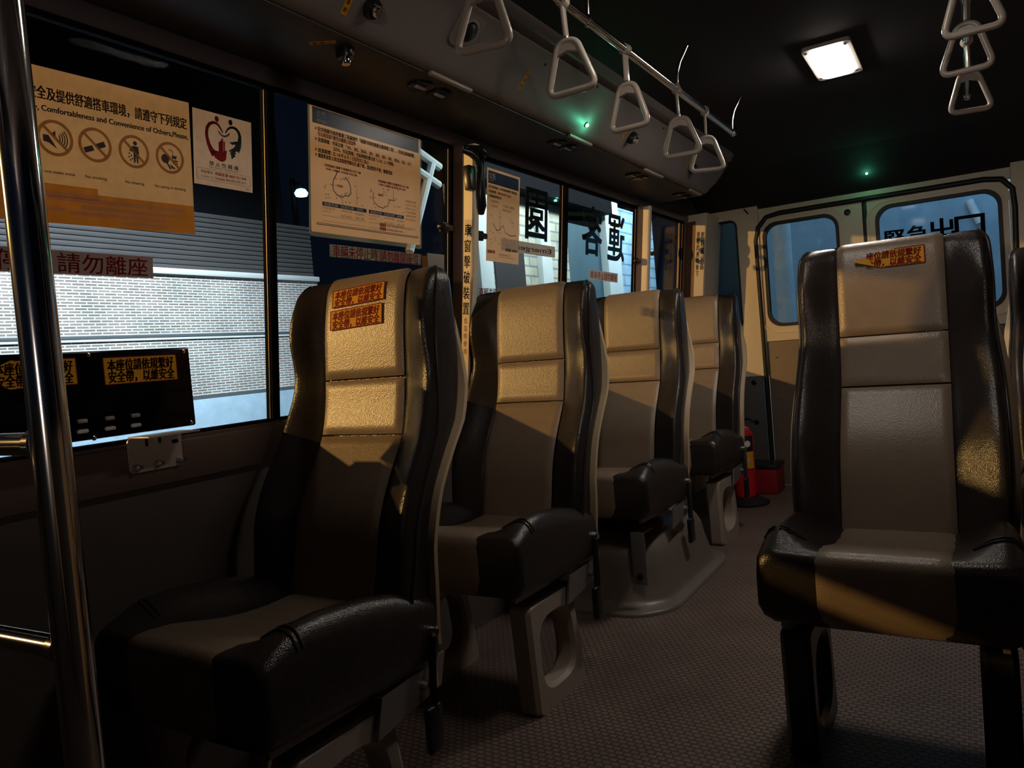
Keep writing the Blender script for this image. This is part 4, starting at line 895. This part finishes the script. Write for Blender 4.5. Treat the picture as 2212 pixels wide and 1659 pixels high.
t = thing('red_wedge', 'bright red wheel chock on the floor behind the rear seat leg', 'chock', (-1.21, 4.0, 0)); MB().prism([(3.93, 0), (4.06, 0), (4.05, .13), (3.95, .22)], frame((-1.245, 0, 0), (0, 1, 0), (0, 0, 1)), .055).build('chock_body', 'red', t, smooth=False)
# ------------------------------------------------------------------ outside, left
bw = thing('brick_building', 'white brick building wall seen through the first window', 'building', (-5.1, 2.8, -.7))
MB().box(-5.3, -5.0, .8, 4.85, .815, 1.775).build('brick_face', 'brick', bw, smooth=False)
MB().box(-5.3, -4.975, .8, 4.86, 1.745, 1.79, .006).build('coping', 'coping', bw)
MB().box(-5.02, -4.992, .8, 4.852, 1.278, 1.305, .004).build('dark_joint', 'band', bw); MB().box(-5.02, -4.99, .8, 4.852, 1.262, 1.278, .004).build('pale_joint', 'coping', bw)
MB().box(-5.3, -4.985, .8, 4.87, -.75, .80, .004).build('plinth', 'plinth', bw); MB().box(-5.3, -4.995, .8, 4.86, .80, .83).build('dark_joint', 'band', bw, smooth=False)
mb = MB(); z = 1.79
while z < 2.22:
    mb.box(-5.3, -5.02, .8, 4.84, z, z+.036, .008); z += .038
mb.build('roller_shutter', 'shutter', bw)
MB().box(-5.4, -5.1, .8, 4.62, 2.22, 4.2).build('fascia', 'matt', bw, smooth=False)
b2 = thing('tiled_building', 'pale tiled building far back, seen through the third and fourth windows', 'building', (-6.2, 12, -.7))
MB().box(-6.3, -6.0, 8.7, 11.9, -.7, 3.45).build('tiled_face', 'tile', b2, smooth=False)
for a, b in ((8.9, 9.25), (10.75, 11.1)):
    MB().box(-6.05, -5.9, a, b, -.7, 3.3, .01).build('column', 'column', b2)
MB().box(-6.02, -5.98, 9.42, 10.30, -.7, 2.62).build('doorway', 'doorway', b2, smooth=False)
MB().box(-6.3, -6.0, 11.9, 13.3, -.7, 3.2).build('dark_wall', 'tealwall', b2, smooth=False)  # dark teal stretch between the tiles and the column
MB().box(-6.06, -5.85, 13.3, 13.95, -.7, 4.1, .02).build('column', 'column', b2); MB().box(-6.3, -6.0, 13.95, 16.2, -.7, 3.75).build('blue_tiled_face', 'bluewall', b2, smooth=False)
MB().box(-6.5, -5.7, 8.6, 13.3, 3.45, 5.0).build('eaves', 'matt', b2, smooth=False)
struct(MB().box(-14, 6, -8, 22, -.80, -.75).build('floor.001', 'asphalt', smooth=False))
lt = thing('distant_lamp', 'small blue-white street lamp far outside the second window', 'lamp', (-9.9, 9.42, -.75))
pL = Vector((-10.15, 9.47, 4.08)); mb = MB(); mb.tube([(pL.x, pL.y, -.75), (pL.x, pL.y, pL.z+.3)], .05, 10); mb.build('post', 'matt', lt); mb = MB(); mb.lathe([(.02, -.07), (.10, -.055), (.12, 0), (.08, .06), (.02, .08)], Matrix.Translation(pL+Vector((.25, -.05, 0))), 14); mb.build('lamp_head', 'white_glow', lt); mb = MB(); mb.tube([pL+Vector((0, 0, .2)), pL+Vector((.25, -.05, .14))], .03, 8); mb.build('arm', 'matt', lt)
aw = thing('pale_reflection', 'slanted pale awning built as bars outside, right of the route notice', 'reflection', (-5.6, 7.5, 2))  # tubes added in the shape of a pale window reflection
mb = MB()
for a, b in (((-6, 7.55, 3.75), (-6, 8.25, 3.55)), ((-6, 8.1, 3.6), (-6, 7.45, 2.35)), ((-6, 7.5, 3.5), (-6, 8.2, 3.3))): mb.tube([a, b], .055, 8)
mb.build('reflection_bars', 'column', aw)
MB().box(-6.05, -5.95, 7.75, 8.6, -.75, 2.35).build('brown_panel', 'bronze', aw, smooth=False)
# outside, rear
rb = thing('blue_wall', 'blue painted wall behind the bus seen through the rear windows', 'wall', (-.4, 8.2, -.75)); MB().box(-2.45, 4, 8.2, 8.4, -.75, 4.5).build('wall_face', 'rearblue', rb, smooth=False)
po = thing('pale_post', 'pale upright post behind the bus seen through the left rear window', 'post', (-1.31, 6.6, -.75)); MB().tube([(-1.31, 6.6, -.75), (-1.31, 6.6, 2.9)], .075, 16).build('post_shaft', 'paleposts', po)
po2 = thing('reflected_streak', 'short pale slanted pipe of reflection built as a tube on the blue wall outside the large rear window', 'streak', (.09, 8.15, 1.9)); MB().tube([(.05, 8.165, 2.02), (.13, 8.165, 1.80)], .036, 12).build('streak_body', 'paleposts', po2)  # tube added to stand for a pale reflected streak
# ------------------------------------------------------------------ lights
def light(kind, name, loc, energy, col, size=.1, target=None, sy=None, spread=None, spot=None):
    l = bpy.data.lights.new(name, kind); l.energy = energy; l.color = col
    if kind == 'AREA':
        l.size = size
        if sy: l.shape = 'RECTANGLE'; l.size_y = sy
        if spread: l.spread = spread
    elif kind in ('POINT', 'SPOT'): l.shadow_soft_size = size
    if kind == 'SPOT': l.spot_size = spot or 1.; l.spot_blend = .6
    o = bpy.data.objects.new(name, l); COL.objects.link(o); o.location = loc
    if target: o.rotation_euler = (Vector(target)-Vector(loc)).to_track_quat('-Z', 'Y').to_euler()
    return o
# sodium street lamp ahead on the left
light('POINT', 'street_lamp_light', (-6.5, -2.9, 2.66), 1430, (1., .52, .16), .06)
# road light low ahead on the right, through the windscreen
light('POINT', 'road_light', (.9, -2.2, .95), 60, (1., .76, .68), .04)
# cool tubes over the brick wall and the tiled building
light('AREA', 'wall_light', (-3.7, 2.2, 3.25), 66, (.80, .92, 1.), 3.5, (-5.0, 2.6, 1.2), .12, 1.35)
light('AREA', 'wall_light', (-4.4, 10.2, 4.2), 130, (.88, .97, .95), 3.5, (-6.0, 10.4, 1.6), .3)
light('AREA', 'wall_light', (-4.2, 14.6, 4.6), 190, (.70, .88, 1.), 2.5, (-6.0, 14.6, 2.2), .3)
# bluish yard light behind the bus
light('AREA', 'yard_light', (.2, 6.9, 3.6), 60, (.70, .86, 1.), 1.2, (-.3, 8.2, 1.3))
light('POINT', 'yard_light', (-1.0, 5.9, 3.3), 8, (.6, .82, 1.), .2)
# ------------------------------------------------------------------ world, camera
w = bpy.data.worlds.new('night'); SC.world = w; w.use_nodes = True
bg = w.node_tree.nodes['Background']; bg.inputs[0].default_value = (.25, .45, 1., 1); bg.inputs[1].default_value = .007
R = Vector((.84820, .52330, -.08200)); U = Vector((.04780, .07840, .99580)); F = Vector((-.52750, .84850, -.04150))
F.normalize(); R = (R-F*R.dot(F)).normalized(); U = R.cross(F)
cam = bpy.data.cameras.new('camera'); cam.sensor_width = 36.; cam.lens = 1600.19/2212*36; cam.clip_start = .02
co = bpy.data.objects.new('camera', cam); COL.objects.link(co)
mw = Matrix.Identity(4)
for i, v in enumerate((R, U, -F)): mw[0][i], mw[1][i], mw[2][i] = v
mw.translation = (0, 0, .958); co.matrix_world = mw; SC.camera = co
SC.view_settings.view_transform = 'Standard'; SC.view_settings.look = 'None'; SC.view_settings.exposure = 0.; SC.view_settings.gamma = 1.; SC.view_settings.use_curve_mapping = False
SC.cycles.use_denoising = True
SC.cycles.max_bounces = 8; SC.cycles.transparent_max_bounces = 16; SC.cycles.sample_clamp_indirect = 4.; SC.cycles.caustics_reflective = False; SC.cycles.caustics_refractive = False
